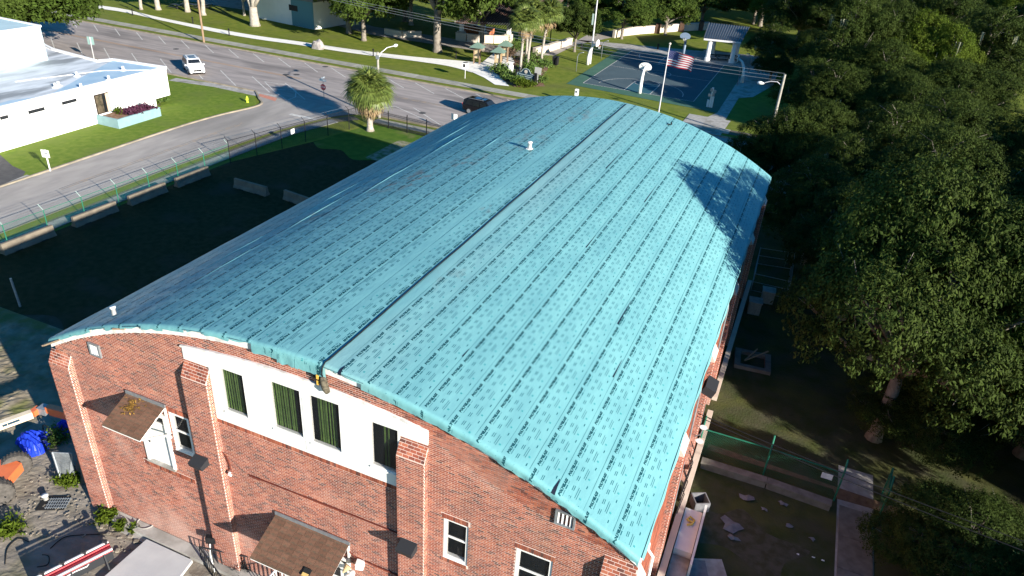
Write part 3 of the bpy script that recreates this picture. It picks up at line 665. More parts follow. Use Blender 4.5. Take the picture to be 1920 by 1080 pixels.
def printing(s0, s1, row, strip_o, sg, wd):
    """flat print on one sheet: the word, small text blocks, long lines, small words, faint logos"""
    V, F = [], []; V2, F2 = [], []
    hg = hang((s0+s1)/2); ph = random.uniform(0, .85); per = .85
    lo = -hg+.03
    V3, F3 = [], []
    def rect(u0, u1, d0, d1, light=False):
        if u0 < lo or u1 > LV-.05 or d1 > wd-.03: return
        A, Fq = (V2, F2) if light else (V3, F3); n = max(1, int((u1-u0)/.12)); k = len(A)
        for i in range(n+1):
            u = u0+(u1-u0)*i/n; A.append(Mp(s0+sg*d0, u, LIFT(d0/wd)+.005)); A.append(Mp(s0+sg*d1, u, LIFT(d1/wd)+.005))
        for i in range(n): Fq.append((k+2*i, k+2*i+1, k+2*i+3, k+2*i+2))
    nC = int(LV/per)+2
    for c in range(-1, nC):
        u = c*per+ph-.3; jit = random.uniform(-.006, .006)
        if row:
            if u-.36 > lo and u+.36 < LV-.05 or True:
                k = len(V); pts = []
                ok = True
                for (x, y, _) in TV:
                    uu = u+sg*x; dd = .185-y if sg > 0 else .185-y
                    if uu < lo or uu > LV-.05: ok = False; uu = min(max(uu, lo), LV-.05)
                    pts.append(Mp(s0+sg*(dd+jit), uu, LIFT(dd/wd)+.005))
                if min(u+x for x in (-.35, .35)) < LV-.1 and (u+.35 > lo):
                    V.extend(pts); F.extend([tuple(i+k for i in f) for f in TF])
            if LV-.1 > u:
                rect(u-.30, u-.06, .272, .282); rect(u-.02, u+.16, .262, .290); rect(u+.2, u+.34, .272, .280)
        for q in (0, .425):
            a = u-.33+q; rect(a, a+.20, .438, .453); rect(a+.02, a+.22, .490, .505)
        rect(u-.1, u+.34, .610, .620); rect(u-.12, u+.30, .665, .675)
        rect(u-.38, u-.26, .80, .826)
        rect(u-.04, u+.03, .745, .80, True)
    if row and random.random() < .5:  # a shifted, doubled stretch where a new roll begins
        pass
    n = 120; k = len(V3)                          # printed lap line along the upper edge
    for i in range(n+1):
        u = lo+(LV-.05-lo)*i/n; wl = .007+.007*max(0, math.sin(u*.7+s0*3)); V3.append(Mp(s0+sg*.024, u, .006)); V3.append(Mp(s0+sg*(.024+wl), u, .006))
    F3.extend([(k+2*i, k+2*i+1, k+2*i+3, k+2*i+2) for i in range(n)])
    off = np.array(gym.location)
    if V: tag(obj('lettering', poly_np('lettering', np.array(V)-off, F), M_INK, strip_o), kind='stuff')
    if V3: tag(obj('small_print', npmesh('small_print', np.array(V3)-off, np.array(F3)), M_INK3, strip_o), kind='stuff')
    if V2: tag(obj('faint_mark', npmesh('faint_mark', np.array(V2)-off, np.array(F2)), M_INK2, strip_o), kind='stuff')
def poly_np(name, V, F):
    by = {}
    for f in F: by.setdefault(len(f), []).append(f)
    return npmesh(name, V, [np.array(x) for x in by.values()])
for i in range(len(seR)-1):
    so_ = make_strip(seR[i], seR[i+1]); wd = seR[i+1]-seR[i]
    printing(seR[i], seR[i+1], i > 0, so_, 1, wd)
for i in range(len(seL)-1):
    so_ = make_strip(seL[i], seL[i+1]); printing(seL[i], seL[i+1], i != 1, so_, -1, seL[i]-seL[i+1])
# printed half sheet right of the joint
# drooping eave edges
for sg in (1, -1):
    V = []; vs_ = list(np.linspace(.0, LV, 140)); r = random.Random(5+sg)
    for v in vs_:
        p = Vector(Mp(sg*12.10, max(v, BR_+.001), .004)); dr = .05+.05*abs(math.sin(v*.9+sg))+.03*math.sin(v*5.3)
        V += [tuple(p), (p.x+sg*.035, p.y, p.z-.03), (p.x+sg*(.05+.02*math.sin(v*3)), p.y, p.z-.03-dr)]
    F = [(i*3+j, i*3+j+1, (i+1)*3+j+1, (i+1)*3+j) for i in range(len(vs_)-1) for j in range(2)]
    obj('membrane_edge', npmesh('membrane_edge', np.array(V)-np.array(gym.location), np.array(F), True), M_MEM, gym)
# black cable lying along the joint and dropping over the gable
cable = thing('roof_cable', 'thick black cable lying along the roof ridge joint and dropping over the gable', 'cable', (RXC+1.17, YW, 11.9))
pts = [Mp(1.17+.012*math.sin(v*.8), v, .026) for v in np.linspace(LV-.3, .25, 60)]+[Mp(1.17, .1, .05), Mp(1.17, -.02, .05), (Mp(1.17, -.1, .05)[0]-.03, YF0-.08, 11.68), (Mp(1.17, 0)[0]-.05, YW-.12, 11.5)]
cb = B(); cb.tube(pts, .022, 8); cb.build('cable_run', M_BLACK, cable, True)
cb = B(); xk = Mp(1.17, 0)[0]
cb.tube([(xk-.05, YW-.14, 11.55), (xk-.02, YW-.16, 11.35), (xk+.03, YW-.15, 11.1), (xk+.07, YW-.12, 10.98)], [.10, .12, .11, .09], 10); cb.build('frayed_sheath', mat('frayed_sheath', (.05, .045, .035), .9, (.16, .14, .10), 14, 1., 30), cable, True)
for q in (11.5, 11.28): B().box((xk-.22, YW-.18, q), (.08, .05, .15)).build('yellow_tag', mat('yellow_tag', (.75, .45, .08), .6), cable)
B().box((xk-.3, YW-.08, 11.62), (.42, .1, .5)).build('dark_junction', M_BLACK, cable)
# darker turned-up laps and tears
for (s, v, L) in ((9.02, -.02, .55), (1.75, -.05, .35), (8.22, 9.0, 2.0), (5.4, 13.0, 1.4), (3.5, 22, 3), (6.3, 20, 2.5), (9.0, 6, 1.2), (4.45, 2.9, .5)):
    q = B(); n = 8
    for i in range(n+1):
        u = v+L*i/n; wq = (.06 if v < 0 else .018)*(1-i/n)+.004; a, c = Mp(s-wq, u, .018), Mp(s+wq, u, .018); q.v += [a, c]
    q.f = [(2*i, 2*i+1, 2*i+3, 2*i+2) for i in range(n)]; q.build('tear', mat('tear_dark', (.01, .015, .03), .8), gym)
for (s, v0, L_) in ((-8.42, .3, 21), (-7.45, 3, 12), (-8.30, 23, 9), (-6.45, 9, 20), (-7.6, 20, 12), (-9.4, 12, 19), (-10.3, 16, 17), (-3.5, 18, 6)):
    q = B(); n = int(L_*2); cs_ = ((.055, .004), (.03, .028), (.0, .034), (-.03, .006))
    for i in range(n+1):
        u = v0+L_*i/n; sw_ = .02*math.sin(u*1.1+s)+.01*math.sin(u*3.7); hz = (.55+.45*math.sin(u*.9+s*2))*min(1, 4*i/n, 4*(1-i/n))
        for (a, h_) in cs_: q.v.append(Mp(s+a+sw_, u, .006+h_*hz))
    q.f = [(i*4+j, i*4+j+1, i*4+j+5, i*4+j+4) for i in range(n) for j in range(3)]; q.build('membrane_fold', M_MEM, gym, True)
# things standing on the roof
def roof_at(s, v): return Vector(Mp(s, v, 0))
p = roof_at(-.97, 22.0)
t = thing('roof_vent', 'small white vent pipe standing near the middle of the turquoise roof', 'vent', p)
t.scale = (.72, .72, .8)
B().lathe([(.16, 0), (.16, .42), (.19, .42), (.19, .5), (.15, .52)], n=14).build('vent_pipe', M_WHITE, t, True, world=False); B().lathe([(.3, -.02), (.29, .03)], n=12).build('flashing', M_WHITE, t, world=False)
p = roof_at(-9.0, .9)
t = thing('roof_stub', 'white pipe stub at the front left edge of the roof', 'pipe', p); B().lathe([(.09, -.05), (.09, .32), (.105, .32), (.105, .38)], n=12).build('pipe_body', M_WHITE, t, True, world=False)
p = roof_at(4.63, 32.9); t = thing('roof_tool', 'small dark tool left on the far end of the roof', 'tool', p)
B().box((0, 0, .06), (.35, .06, .05), .5).box((.1, .05, .12), (.06, .2, .12), .3).build('tool_body', M_BLACK, t, world=False)
# ------------------------------------------------------------------ white panel with four tall windows
YP = YW-.035
wp = B()
def panel_col(x0, x1, z0, z1=None, y=YP):
    n = max(1, int((x1-x0)/.4)); k = len(wp.v)
    for i in range(n+1):
        x = x0+(x1-x0)*i/n; zt = trimz(x) if z1 is None else z1
        wp.v += [(x, y, z0), (x, y, zt), (x, YW+.12, zt), (x, YW+.12, z0)]
    for i in range(n):
        for q in ((0, 1), (1, 2), (2, 3), (3, 0)): wp.f.append((k+i*4+q[0], k+(i+1)*4+q[0], k+(i+1)*4+q[1], k+i*4+q[1]))
    wp.f += [(k, k+1, k+2, k+3), (k+n*4+3, k+n*4+2, k+n*4+1, k+n*4)]
WIN = [(-15.96, -14.93, 8.49, 10.36), (-13.90, -12.64, 8.54, 10.56), (-12.38, -11.15, 8.52, 10.56), (-10.08, -9.03, 8.50, 10.36)]
xe = -16.4
for (a, c, z0, z1) in WIN:
    if a-xe > .01: panel_col(xe, a, 7.98)
    panel_col(a, c, 7.98, z0); panel_col(a, c, z1); xe = c
panel_col(xe, -9.0, 7.98); panel_col(-17.47, -16.4, 10.17); panel_col(-9.0, -8.02, 10.17)
wpo = wp.build('white_panel', M_WHITE, gym)
tb = B(); n = 30; k = 0
for i in range(n+1):
    x = -17.50+(9.51)*i/n; zt = trimz(x); tb.v += [(x, YP-.05, zt-.02), (x, YP-.05, zt+.05), (x, YW, zt+.05), (x, YW, zt-.02)]
for i in range(n):
    for q in ((0, 1), (1, 2), (2, 3), (3, 0)): tb.f.append((i*4+q[0], i*4+q[1], (i+1)*4+q[1], (i+1)*4+q[0]))
tb.build('arched_trim', M_FASC, gym)
for x in (-12.48,): B().box((x, YP-.005, 9.2), (.05 if x != -12.48 else .22, .01, 2.2)).build('trim_board', M_WHITE, gym)
def window(x0, x1, z0, z1, blinds=None, sash=None, y=YP, fr=.035, sill=True):
    wb = B(); d = .16
    for a, c, e, g in ((x0, x0+fr, z0, z1), (x1-fr, x1, z0, z1), (x0+fr, x1-fr, z0, z0+fr), (x0+fr, x1-fr, z1-fr, z1)):
        wb.box(((a+c)/2, y+.077, (e+g)/2), (c-a, d, g-e))
    if sash is not None: wb.box(((x0+x1)/2, y+.035, sash), (x1-x0-2*fr, .05, .055))
    wo_ = wb.build('window', M_WHITE, gym)
    B().box(((x0+x1)/2, y+.055, (z0+z1)/2), (x1-x0-2*fr+.01, .012, z1-z0-2*fr+.01)).build('pane', M_GLASS, wo_)
    if sill: B().box(((x0+x1)/2, y+.0, z0-.03), (x1-x0, .08, .06)).build('sill', M_WHITE, wo_)
    B().box(((x0+x1)/2, y+.5, (z0+z1)/2), (x1-x0-.04, .02, z1-z0-.04)).build('dark_room', M_INT, wo_)
    if blinds:
        f0, f1 = blinds; me = B().box((0, 0, 0), (.052, .035, z1-z0-.12)).mesh('blind_slat'); x = x0+fr+(x1-x0-2*fr)*f0
        while x < x0+fr+(x1-x0-2*fr)*f1:
            o = obj('blind_slat', me, M_BLIND, wo_, (x-gym.location.x+.03, y+.16-gym.location.y+random.uniform(-.01, .01), (z0+z1)/2)); o.rotation_euler = (0, random.uniform(-.015, .015), random.uniform(-.5, .5)); x += .082+random.uniform(-.004, .045)
    return wo_
window(*WIN[0], blinds=(0, .66)); window(*WIN[1], blinds=(0, .74)); window(*WIN[2], blinds=(.2, .74)); window(*WIN[3], blinds=(.42, .56))
window(-18.80, -17.88, 5.56, 7.34, sash=6.5, y=YW-.0, fr=.09); window(-7.44, -6.56, 5.58, 7.37, sash=6.55, y=YW+.03, fr=.09); window(-4.92, -3.72, 5.4, 7.3, sash=6.4, y=YW+.03, fr=.10)
# upper door and lower door
def door(x0, x1, z0, z1, leaf_h, glazed):
    d = B()
    for a, c, e, g in ((x0, x0+.12, z0, z1), (x1-.12, x1, z0, z1), (x0+.12, x1-.12, z1-.14, z1)): d.box(((a+c)/2, YW+.0, (e+g)/2), (c-a, .14, g-e))
    do = d.build('door', M_WHITE, gym)
    B().box(((x0+x1)/2, YW+.06, z0+leaf_h/2), (x1-x0-.24, .05, leaf_h)).build('door_leaf', M_WHITE, do)
    B().box(((x0+x1)/2, YW+.05, z0+leaf_h+.04), (x1-x0-.24, .07, .07)).build('transom_bar', M_WHITE, do)
    B().box(((x0+x1)/2, YW+.07, (z0+leaf_h+.07+z1-.14)/2), (x1-x0-.24, .02, z1-.14-z0-leaf_h-.07)).build('pane', M_DGLASS, do)
    B().box((x0+.22, YW+.02, z0+leaf_h*.47), (.05, .07, .12)).build('handle', M_DARK, do)
    B().box(((x0+x1)/2, YW-.02, z0-.03), (x1-x0, .2, .06)).build('door_sill', M_CONC, do)
    if glazed: B().box(((x0+x1)/2+.1, YW+.03, z0+leaf_h*.75), (.42, .02, .5)).build('pane', M_DGLASS, do)
door(-20.42, -19.0, 4.40, 7.05, 2.02, False); door(-12.75, -11.15, .92, 3.45, 2.05, True)
# shingled canopies on raking brackets
def canopy(x0, x1, zt, dep, drop):
    cb_ = B(); y0, y1 = YW-.015, YW-dep; z1 = zt-drop; t = .07
    A = [(x0, y0, zt), (x1, y0, zt), (x1, y1, z1), (x0, y1, z1)]
    cb_.add([(a, b_, c-t) for a, b_, c in A]+A, [(0, 1, 2, 3), (4, 7, 6, 5), (0, 4, 5, 1), (1, 5, 6, 2), (2, 6, 7, 3), (3, 7, 4, 0)])
    co = cb_.build('canopy', M_WHITE, gym)
    n = 9; sl_ = Vector((0, y1-y0, z1-zt)); nv = Vector((0, sl_.z, -sl_.y)).normalized()
    if nv.z < 0: nv = -nv
    Ls = sl_.length; sd_ = sl_.normalized(); q = math.atan2(-(z1-zt), -(y1-y0))
    for r_ in range(n):
        c = Vector((0, y0, zt))+sd_*(Ls*(r_+.5)/n)+nv*.012; x = x0-.03-random.uniform(0, .15); 
        while x < x1+.02:
            wq = random.choice((.28, .33, .30)); xa, xb = max(x, x0-.03), min(x+wq, x1+.03)
            if xb-xa > .03:
                M_ = Matrix.Rotation(q+.03, 3, 'X'); Bq = B().box((0, 0, 0), (xb-xa-.008, Ls/n+.03, .012), M=M_); o = Bq.build('shingle', M_SHING2, co, world=False); o.location = Vector(((xa+xb)/2, c.y, c.z+random.uniform(-.002, .003)))-gym.location
            x += wq
    B().bar((x0-.05, y0-.06, zt+.03), (x1+.05, y0-.06, zt+.03), .05, .16).build('flashing', M_GALV, co)
    for x in (x0+.15, x1-.05):
        bk = B().bar((x, YW, zt-dep*.9-.2), (x, y1+.12, z1-.08), .07).bar((x, YW-.03, zt-.1), (x, YW-.03, zt-dep*.9-.35), .07); bk.build('bracket', M_WHITE, co)
    return co
M_SHING2 = mat('brown_shingle_tab', (.17, .088, .056), .92, (.125, .072, .05), 9, .4, 50, col3=(.10, .082, .055), scale3=1.1, rnd=-.16)
c1 = canopy(-20.68, -18.88, 7.56, 1.32, .62)
c2 = canopy(-14.24, -11.12, 4.33, 1.60, .72)
lv = B(); r = random.Random(3)
for i in range(170):
    a, q = r.uniform(0, 2*PI), abs(r.gauss(0, .2)); x, yy = -20.1+q*math.cos(a), .45+q*.9*math.sin(a); zz = 7.56-.62*yy/1.32+.045+r.uniform(0, .03)
    d = Vector((r.uniform(-1, 1), r.uniform(-1, 1), r.uniform(-.2, .3))).normalized()*.07; e = d.cross(ez).normalized()*.02; c = Vector((x, YW-yy, zz)); lv.add([c-d, c+e, c+d, c-e], [(0, 1, 2, 3)])
lv.build('leaf_litter', mat('dry_leaves', (.30, .17, .04), .9, rnd=.5), gym, kind='stuff')
B().box((-12.0, YW-1.35, 3.80), (.30, .26, .02), M=Matrix.Rotation(.42, 3, 'X')).build('missing_shingle_hole', M_INT, gym)
B().box((-12.0, YW-1.45, 3.78), (.24, .12, .02), M=Matrix.Rotation(.42, 3, 'X')).build('exposed_plywood', mat('plywood_yellow', (.55, .38, .14), .9), gym)
# louvred vents
for (x0, x1, z0, z1) in ((-22.17, -21.63, 8.78, 9.34), (-3.83, -3.21, 8.95, 9.51)):
    v = B()
    for a, c, e, g in ((x0, x0+.06, z0, z1), (x1-.06, x1, z0, z1), (x0+.06, x1-.06, z0, z0+.06), (x0+.06, x1-.06, z1-.06, z1)): v.box(((a+c)/2, YW-.03, (e+g)/2), (c-a, .09, g-e))
    vo = v.build('louvre_vent', M_GALV, gym)
    B().box(((x0+x1)/2, YW+.02, (z0+z1)/2), (x1-x0-.1, .01, z1-z0-.1)).build('vent_back', M_DARK, vo)
    for i in range(4):
        B().box((x0+.12+i*(x1-x0-.24)/3, YW-.02, (z0+z1)/2), (.10, .012, z1-z0-.13), M=Matrix.Rotation(.7, 3, 'Z')).build('louvre_blade', M_ALU, vo)
# wall pack boxes, conduit, floodlights
for (x, z_) in ((-17.25, 5.92), (-8.55, 5.9)):
    bx = B(); bx.add([(x-.3, YW-PP, z_+.12), (x+.3, YW-PP, z_+.12), (x+.3, YW-PP-.42, z_-.02), (x-.3, YW-PP-.42, z_-.02), (x-.3, YW-PP, z_-.22), (x+.3, YW-PP, z_-.22), (x+.3, YW-PP-.36, z_-.22), (x-.3, YW-PP-.36, z_-.22)], [(0, 3, 2, 1), (3, 7, 6, 2), (4, 5, 6, 7), (0, 4, 7, 3), (1, 2, 6, 5), (0, 1, 5, 4)])
    bo = bx.build('wall_light', M_DARK, gym); B().box((x, YW-PP-.2, z_-.23), (.4, .25, .02)).build('lens', M_GALV, bo)
cd = B(); cd.tube([(-15.3, YW-.04, 5.74), (-13, YW-.04, 5.80), (-11, YW-.04, 5.83), (-9.05, YW-.04, 5.86)], .028, 6)
cd.build('conduit', mat('red_conduit', (.13, .035, .025), .7), gym)
cd = B(); cd.tube([(-11.2, YW-.04, 3.95), (-10.9, YW-.04, 3.75), (-9.6, YW-.04, 3.74), (-8.0, YW-.04, 3.72)], .025, 6).tube([(-16.42, YW-.05, 6.4), (-16.2, YW-.09, 6.3), (-16.15, YW-.06, 5.9), (-16.12, YW-.08, 5.6)], .02, 6)
cd.build('conduit', mat('red_conduit', (.13, .035, .025), .7), gym)
fl = B().lathe([(.15, 0), (.13, .06), (.04, .26), (.03, .3)], (0, 0, 0), 12); o = fl.build('floodlight', M_DOT, gym, world=False); o.location = (-11.0-gym.location.x, -.32, 3.55); o.rotation_euler = (2.2, .5, 0)
B().box((-10.62, YW-.16, 3.63), (.27, .26, .27), .3).build('white_junction_box', M_WHITE, gym)
fl = B().lathe([(.02, 0), (.09, .02), (.12, .1), (.10, .18), (.03, .2)], (0, 0, 0), 12); o = fl.build('floodlight', M_WHITE, gym, world=False); o.location = (-10.93-gym.location.x, -.25, 3.0)
B().tube([(-16.15, YW-.1, 5.6), (-16.15, YW-.16, 5.52), (-16.1, YW-.12, 5.45)], .05, 8).build('camera_pod', M_WHITE, gym)
B().box((XR+.35, 26.6, 6.9), (.5, .9, .4), M=Matrix.Rotation(.35, 3, 'Y')).build('wall_light', M_DARK, gym)
dp = B().tube([(XR+.1, 15.9, 8.3), (XR+.12, 15.9, 8.0), (XR+.3, 15.85, 7.85), (XR+.32, 15.85, 3)], .05, 8); dp.build('downpipe', M_WHITE, gym)
for y in (24.5, 31.5, 38.3): B().tube([(XR+.06, y, 8.35), (XR+.1, y, 8.1), (XR+.14, y, .3)], .045, 6).build('downpipe', M_GALV, gym)
# low cream ledge, boxes and plant along the right wall foot
lg = B().box((XR+.45, 24.0, 1.1), (.28, 17.5, .22)).box((XR+.45, 41.5, 1.1), (.28, 15.0, .22)); lg.build('cream_ledge', M_WALLP, gym)
lg = B()
for y in (17, 20, 23, 26, 29, 32, 36, 40, 44, 48): lg.box((XR+.45, y, .5), (.2, .25, 1.0))
lg.build('ledge_post', M_WALLP, gym)
t = thing('concrete_ramp', 'grey concrete ramp with a kerb at the foot of the right brick wall', 'ramp', (-.3, 21.8, 0))
B().box((-.28, 21.6, .35), (.75, 2.6, .7)).build('ramp_block', M_CONC, t); B().box((-.28, 24.2, .5), (.75, 2.5, 1.0)).build('ramp_block', M_CONCW, t); B().box((.17, 24.0, .6), (.1, 3.6, 1.2)).build('side_kerb', M_WHITE, t)
t = thing('yellow_strap', 'small yellow strap lying on the pale ramp by the right wall', 'strap', (-.3, 24.6, 1.0))
B().tube([(-.4, 24.4, 1.04), (-.2, 24.5, 1.08), (-.15, 24.8, 1.05), (-.35, 24.9, 1.08), (-.45, 24.7, 1.05), (-.25, 24.6, 1.1)], .05, 6).build('strap_loop', mat('strap_yellow', (.7, .5, .12), .7), t)
# =================================================================== STREET SIDE THINGS
def PX(px, py, x):
    d = ray(px, py); t = x/d.x; return Vector((x, d.y*t, H+d.z*t))
# ---- white neighbouring building
bx0, wx = -66.9, -66.9
wb_ = thing('white_building', 'low white flat roofed building with a bluish roof beside the side street', 'building', (wx, 59, 0))
ye = 59.4; yo = 61.5; zr = 3.86
N1 = P(212, 112, zr); N2 = P(199, 111, zr); N3 = P(102, 92, zr)
b = B(); b.prism([(wx, 20), (wx, ye), (-90, ye), (-90, 20)], -.1, .82); b.build('lower_wall', M_STUC, wb_)
pl = [(wx, 20), (wx, yo), (N1.x, N1.y), (N2.x, N2.y-1.2), (N3.x, N3.y-.2), (-112, 70), (-112, 20)]
b = B(); b.prism(pl, .82, zr-.06); b.build('upper_wall', M_STUC, wb_)
b = B()
for i in range(4):
    a, c = pl[i], pl[(i+1) % len(pl)]; b.bar((a[0], a[1], zr), (c[0], c[1], zr), .3, .26)
b.bar((pl[4][0], pl[4][1], zr), (-112, 70, zr), .3, .26); b.build('parapet', M_STUC, wb_)
b = B(); s1 = P(30, 190, zr); b.poly([(wx-.1, 24, zr-.05), (wx-.1, yo-.1, zr-.05), (N1.x, N1.y-.1, zr-.05), (P(160, 140, zr).x, P(160, 140, zr).y, zr-.05), (P(90, 178, zr).x, P(90, 178, zr).y, zr-.05), (P(20, 187, zr).x, P(20, 187, zr).y, zr-.05)]); b.build('blue_roof_coating', M_BROOF2, wb_)
b = B(); b.prism([(wx-.3, 20), (wx-.3, yo-.4), (N1.x+.3, N1.y-.2), (N2.x, N2.y-1.3), (N3.x, N3.y-.5), (-111, 69), (-111, 20)], zr-.2, zr-.056); b.build('roof_coating', M_BROOF, wb_)
b = B().bar(P(28, 153, zr), P(195, 138-6, zr), .10, .04).bar(P(195, 132, zr), P(290, 131, zr), .10, .04); b.build('roof_seam', M_STUC, wb_)
for (px, py) in ((42, 122), (104, 163), (110, 160), (144, 142), (152, 164), (204, 149), (231, 131)):
    c = P(px, py, zr); B().lathe([(.14, 0), (.12, .45)], (c.x, c.y, zr-.05), 8).lathe([(.35, 0), (.3, .06)], (c.x, c.y, zr-.05), 8).build('roof_vent_pipe', M_STUC, wb_)
ta = P(75, 49, 7.4); b = B(); b.prism([(ta.x, ta.y), (ta.x-1.5, ta.y-30), (ta.x-40, ta.y-28), (ta.x-38, ta.y+1)], zr-.1, 7.4)
b.build('tall_block', mat('pale_blue_stucco', (.42, .55, .58), .8, (.38, .50, .53), 1), wb_)
b = B(); c = [(ta.x, ta.y), (ta.x-1.5, ta.y-30), (ta.x-40, ta.y-28), (ta.x-38, ta.y+1)]
for i in range(4): b.bar((*c[i], 7.4), (*c[(i+1) % 4], 7.4), .3, .2)
b.build('parapet', M_STUC, wb_)
for (a, c) in (((0, 222), (15, 219)), ((53, 211), (83, 203)), ((116, 194), (143, 187))):
    p, q = PX(*a, wx), PX(*c, wx); f = B().box((wx+.02, (p.y+q.y)/2, p.z), (.06, q.y-p.y, .30)).build('slot_window', M_DARK, wb_)
    n = 4
    for i in range(n): B().box((wx+.05, p.y+(q.y-p.y)*(i+.5)/n, p.z), (.03, (q.y-p.y)/n-.08, .18)).build('pane', M_DGLASS, f)
p, q, r_ = PX(175, 179, wx), PX(201, 172, wx), PX(208, 208, wx); z0, z1 = r_.z, q.z; y0, y1 = p.y, q.y
f = B().box((wx+.03, (y0+y1)/2, (z0+z1)/2), (.1, y1-y0, z1-z0)).build('corner_window', mat('bronze_frame', (.03, .022, .018), .5), wb_)
B().box((wx+.085, y0+(y1-y0)*.28, (z0+z1)/2), (.02, (y1-y0)*.46, z1-z0-.2)).build('pane', mat('bronze_glass', (.14, .11, .075), .15, (.03, .03, .02), 2.5, spec=.8), f)
B().box((wx+.085, y0+(y1-y0)*.64, (z0+z1)/2), (.02, (y1-y0)*.2, z1-z0-.2)).build('pane', M_DGLASS, f)
B().box((wx+.10, y0+(y1-y0)*.85, (z0+z1)/2), (.05, (y1-y0)*.2, z1-z0-.16)).build('blind_panel', mat('beige_panel', (.58, .42, .30), .8), f)
t = thing('planter_box', 'pale blue concrete planter with purple plants under the bronze window', 'planter', (-65.4, 54.2, 0))
hb = B(); a, c, y0, y1, hh = -66.8, -63.9, 51.6, 57.1, .95
for (xx, yy, sx, sy) in ((c-.1, (y0+y1)/2, .2, y1-y0), ((a+c)/2-.1, y0+.1, c-a-.2, .2), ((a+c)/2-.1, y1-.1, c-a-.2, .2)): hb.box((xx, yy, hh/2), (sx, sy, hh))
hb.build('planter_wall', mat('pale_blue_wall', (.22, .34, .36), .8, (.19, .30, .32), 2), t); B().box((-65.4, 54.3, .38), (2.7, 5.1, .76)).build('soil', M_MULCH, t)
def tuft(name, cs, n, rr, hh, leaf, m, parent, seed=1, wid=.35):
    """many small upright leaves around the given spots"""
    r = np.random.default_rng(seed); cs = np.array(cs, dtype=float); k = r.integers(0, len(cs), n)
    c = cs[k]+np.stack([r.normal(0, rr*.5, n), r.normal(0, rr*.5, n), np.abs(r.normal(0, hh*.5, n))], 1)
    d = r.normal(size=(n, 3)); d[:, 2] = np.abs(d[:, 2])*.9+.2; d /= np.linalg.norm(d, axis=1)[:, None]
    e = np.cross(d, r.normal(size=(n, 3))); e /= np.linalg.norm(e, axis=1)[:, None]
    L = leaf*r.uniform(.6, 1.3, n)[:, None]; V = np.stack([c-d*L*.3, c+e*L*wid, c+d*L, c-e*L*wid], 1).reshape(-1, 3)
    if parent is not None: V = V-np.array(parent.location)
    return obj(name, npmesh(name, V, np.arange(4*n).reshape(-1, 4)), m, parent)
tuft('purple_foliage', [(-65+random.uniform(-.8, .8), 55.2+random.uniform(-1.4, 1.5), .8) for _ in range(30)], 1500, .45, .35, .22, M_PURP, t, 2)
tuft('green_foliage', [(-65.9, 53.6, .8)], 120, .4, .5, .25, M_LEAF3, t, 3)
def shrub(name, label, cat, loc, r, h, m=M_SHRUB, n=900, leaf=.13, seed=1, group=None):
    t = thing(name, label, cat, loc, 0, group); rr = random.Random(seed)
    tuft('foliage', [(loc[0]+rr.uniform(-r, r)*.6, loc[1]+rr.uniform(-r, r)*.6, loc[2]+h*rr.uniform(.15, .6)) for _ in range(14)], n, r*.55, h*.5, leaf, m, t, seed)
    st = B()
    for k in range(5):
        a = k*1.3; st.tube([(loc[0], loc[1], loc[2]), (loc[0]+r*.5*math.cos(a), loc[1]+r*.5*math.sin(a), loc[2]+h*.7)], [.03, .01], 5)
    st.build('stem', M_BARK, t); return t
c = P(305, 196); shrub('clipped_shrub', 'dark green shrub beneath the overhang of the white building', 'shrub', (-67.7, 60.7, 0), .9, .8, n=1100, seed=4)
c = P(92, 88); shrub('yellow_bush', 'yellow green bush behind the tall pale block', 'shrub', (c.x, c.y-6, 0), 1.6, 3.4, M_LEAF3, 1800, .22, 5)
# ---- signs
def post_sign(name, label, base, h, wv, hv, m, az, post=.035, lines=None, txt=None, pm=M_ALU):
    t = thing(name, label, 'sign', (base.x, base.y, 0), az)
    B().bar((0, .03, 0), (0, .03, h), post*2).build('post', pm, t, world=False)
    f = B().box((0, -.03, h-hv/2), (wv, .03, hv)).build('sign_face', m, t, world=False)
    if lines:
        for i, (zz, ww) in enumerate(lines): B().box((0, -.048, h-hv/2+zz*hv), (wv*ww, .006, hv*.12)).build('text_line', M_NAVY, f, world=False)
    return t, f
post_sign('lawn_sign', 'white board sign on a post on the lawn corner by the driveway', P(94, 321), 1.95, .72, .68, M_WHITE, rad(14), .04, [(.08, .6)], pm=M_WHITE)
t_, f_ = post_sign('street_board', 'large pale sign board on a tall post beside the street behind the white building', P(178, 116), 3.2, .85, 1.0, mat('pale_sign', (.22, .34, .32), .7), rad(200), .04, None, pm=M_ALU)
# stop sign with street-name blades
c = P(608, 196); t = thing('stop_sign', 'red stop sign with white street name blades at the side street corner', 'sign', (c.x, c.y, 0), 0)
B().bar((0, .03, 0), (0, .03, 3.05), .05).build('post', M_GALV, t, world=False)
oc = B(); pts = [(.38*math.cos(PI/8+i*PI/4), .38*math.sin(PI/8+i*PI/4)) for i in range(8)]
oc.add([(x, -.01, 2.05+z) for x, z in pts]+[(x, .01, 2.05+z) for x, z in pts], [tuple(range(8)), tuple(range(15, 7, -1))]+[(i, i+8, (i+1) % 8+8, (i+1) % 8) for i in range(8)])
f = oc.build('sign_face', M_RED, t, world=False)
V, F = text_mesh('STOP', .26, .006); o = obj('lettering', poly_np('lettering', np.stack([V[:, 0], np.full(len(V), -.016), V[:, 1]+2.05], 1), F), M_WHITE, f)
B().box((0, 0, 2.85), (.95, .02, .24)).build('street_name_blade', M_WHITE, t, world=False); B().box((0, 0, 3.1), (.02, .8, .2)).build('street_name_blade', mat('grey_blade', (.3, .34, .38), .6), t, world=False)
c = P(822, 250); t = thing('notice_sign', 'white notice sign behind the black fence near the street', 'sign', (-35.2, 70.0, 0), rad(-25))
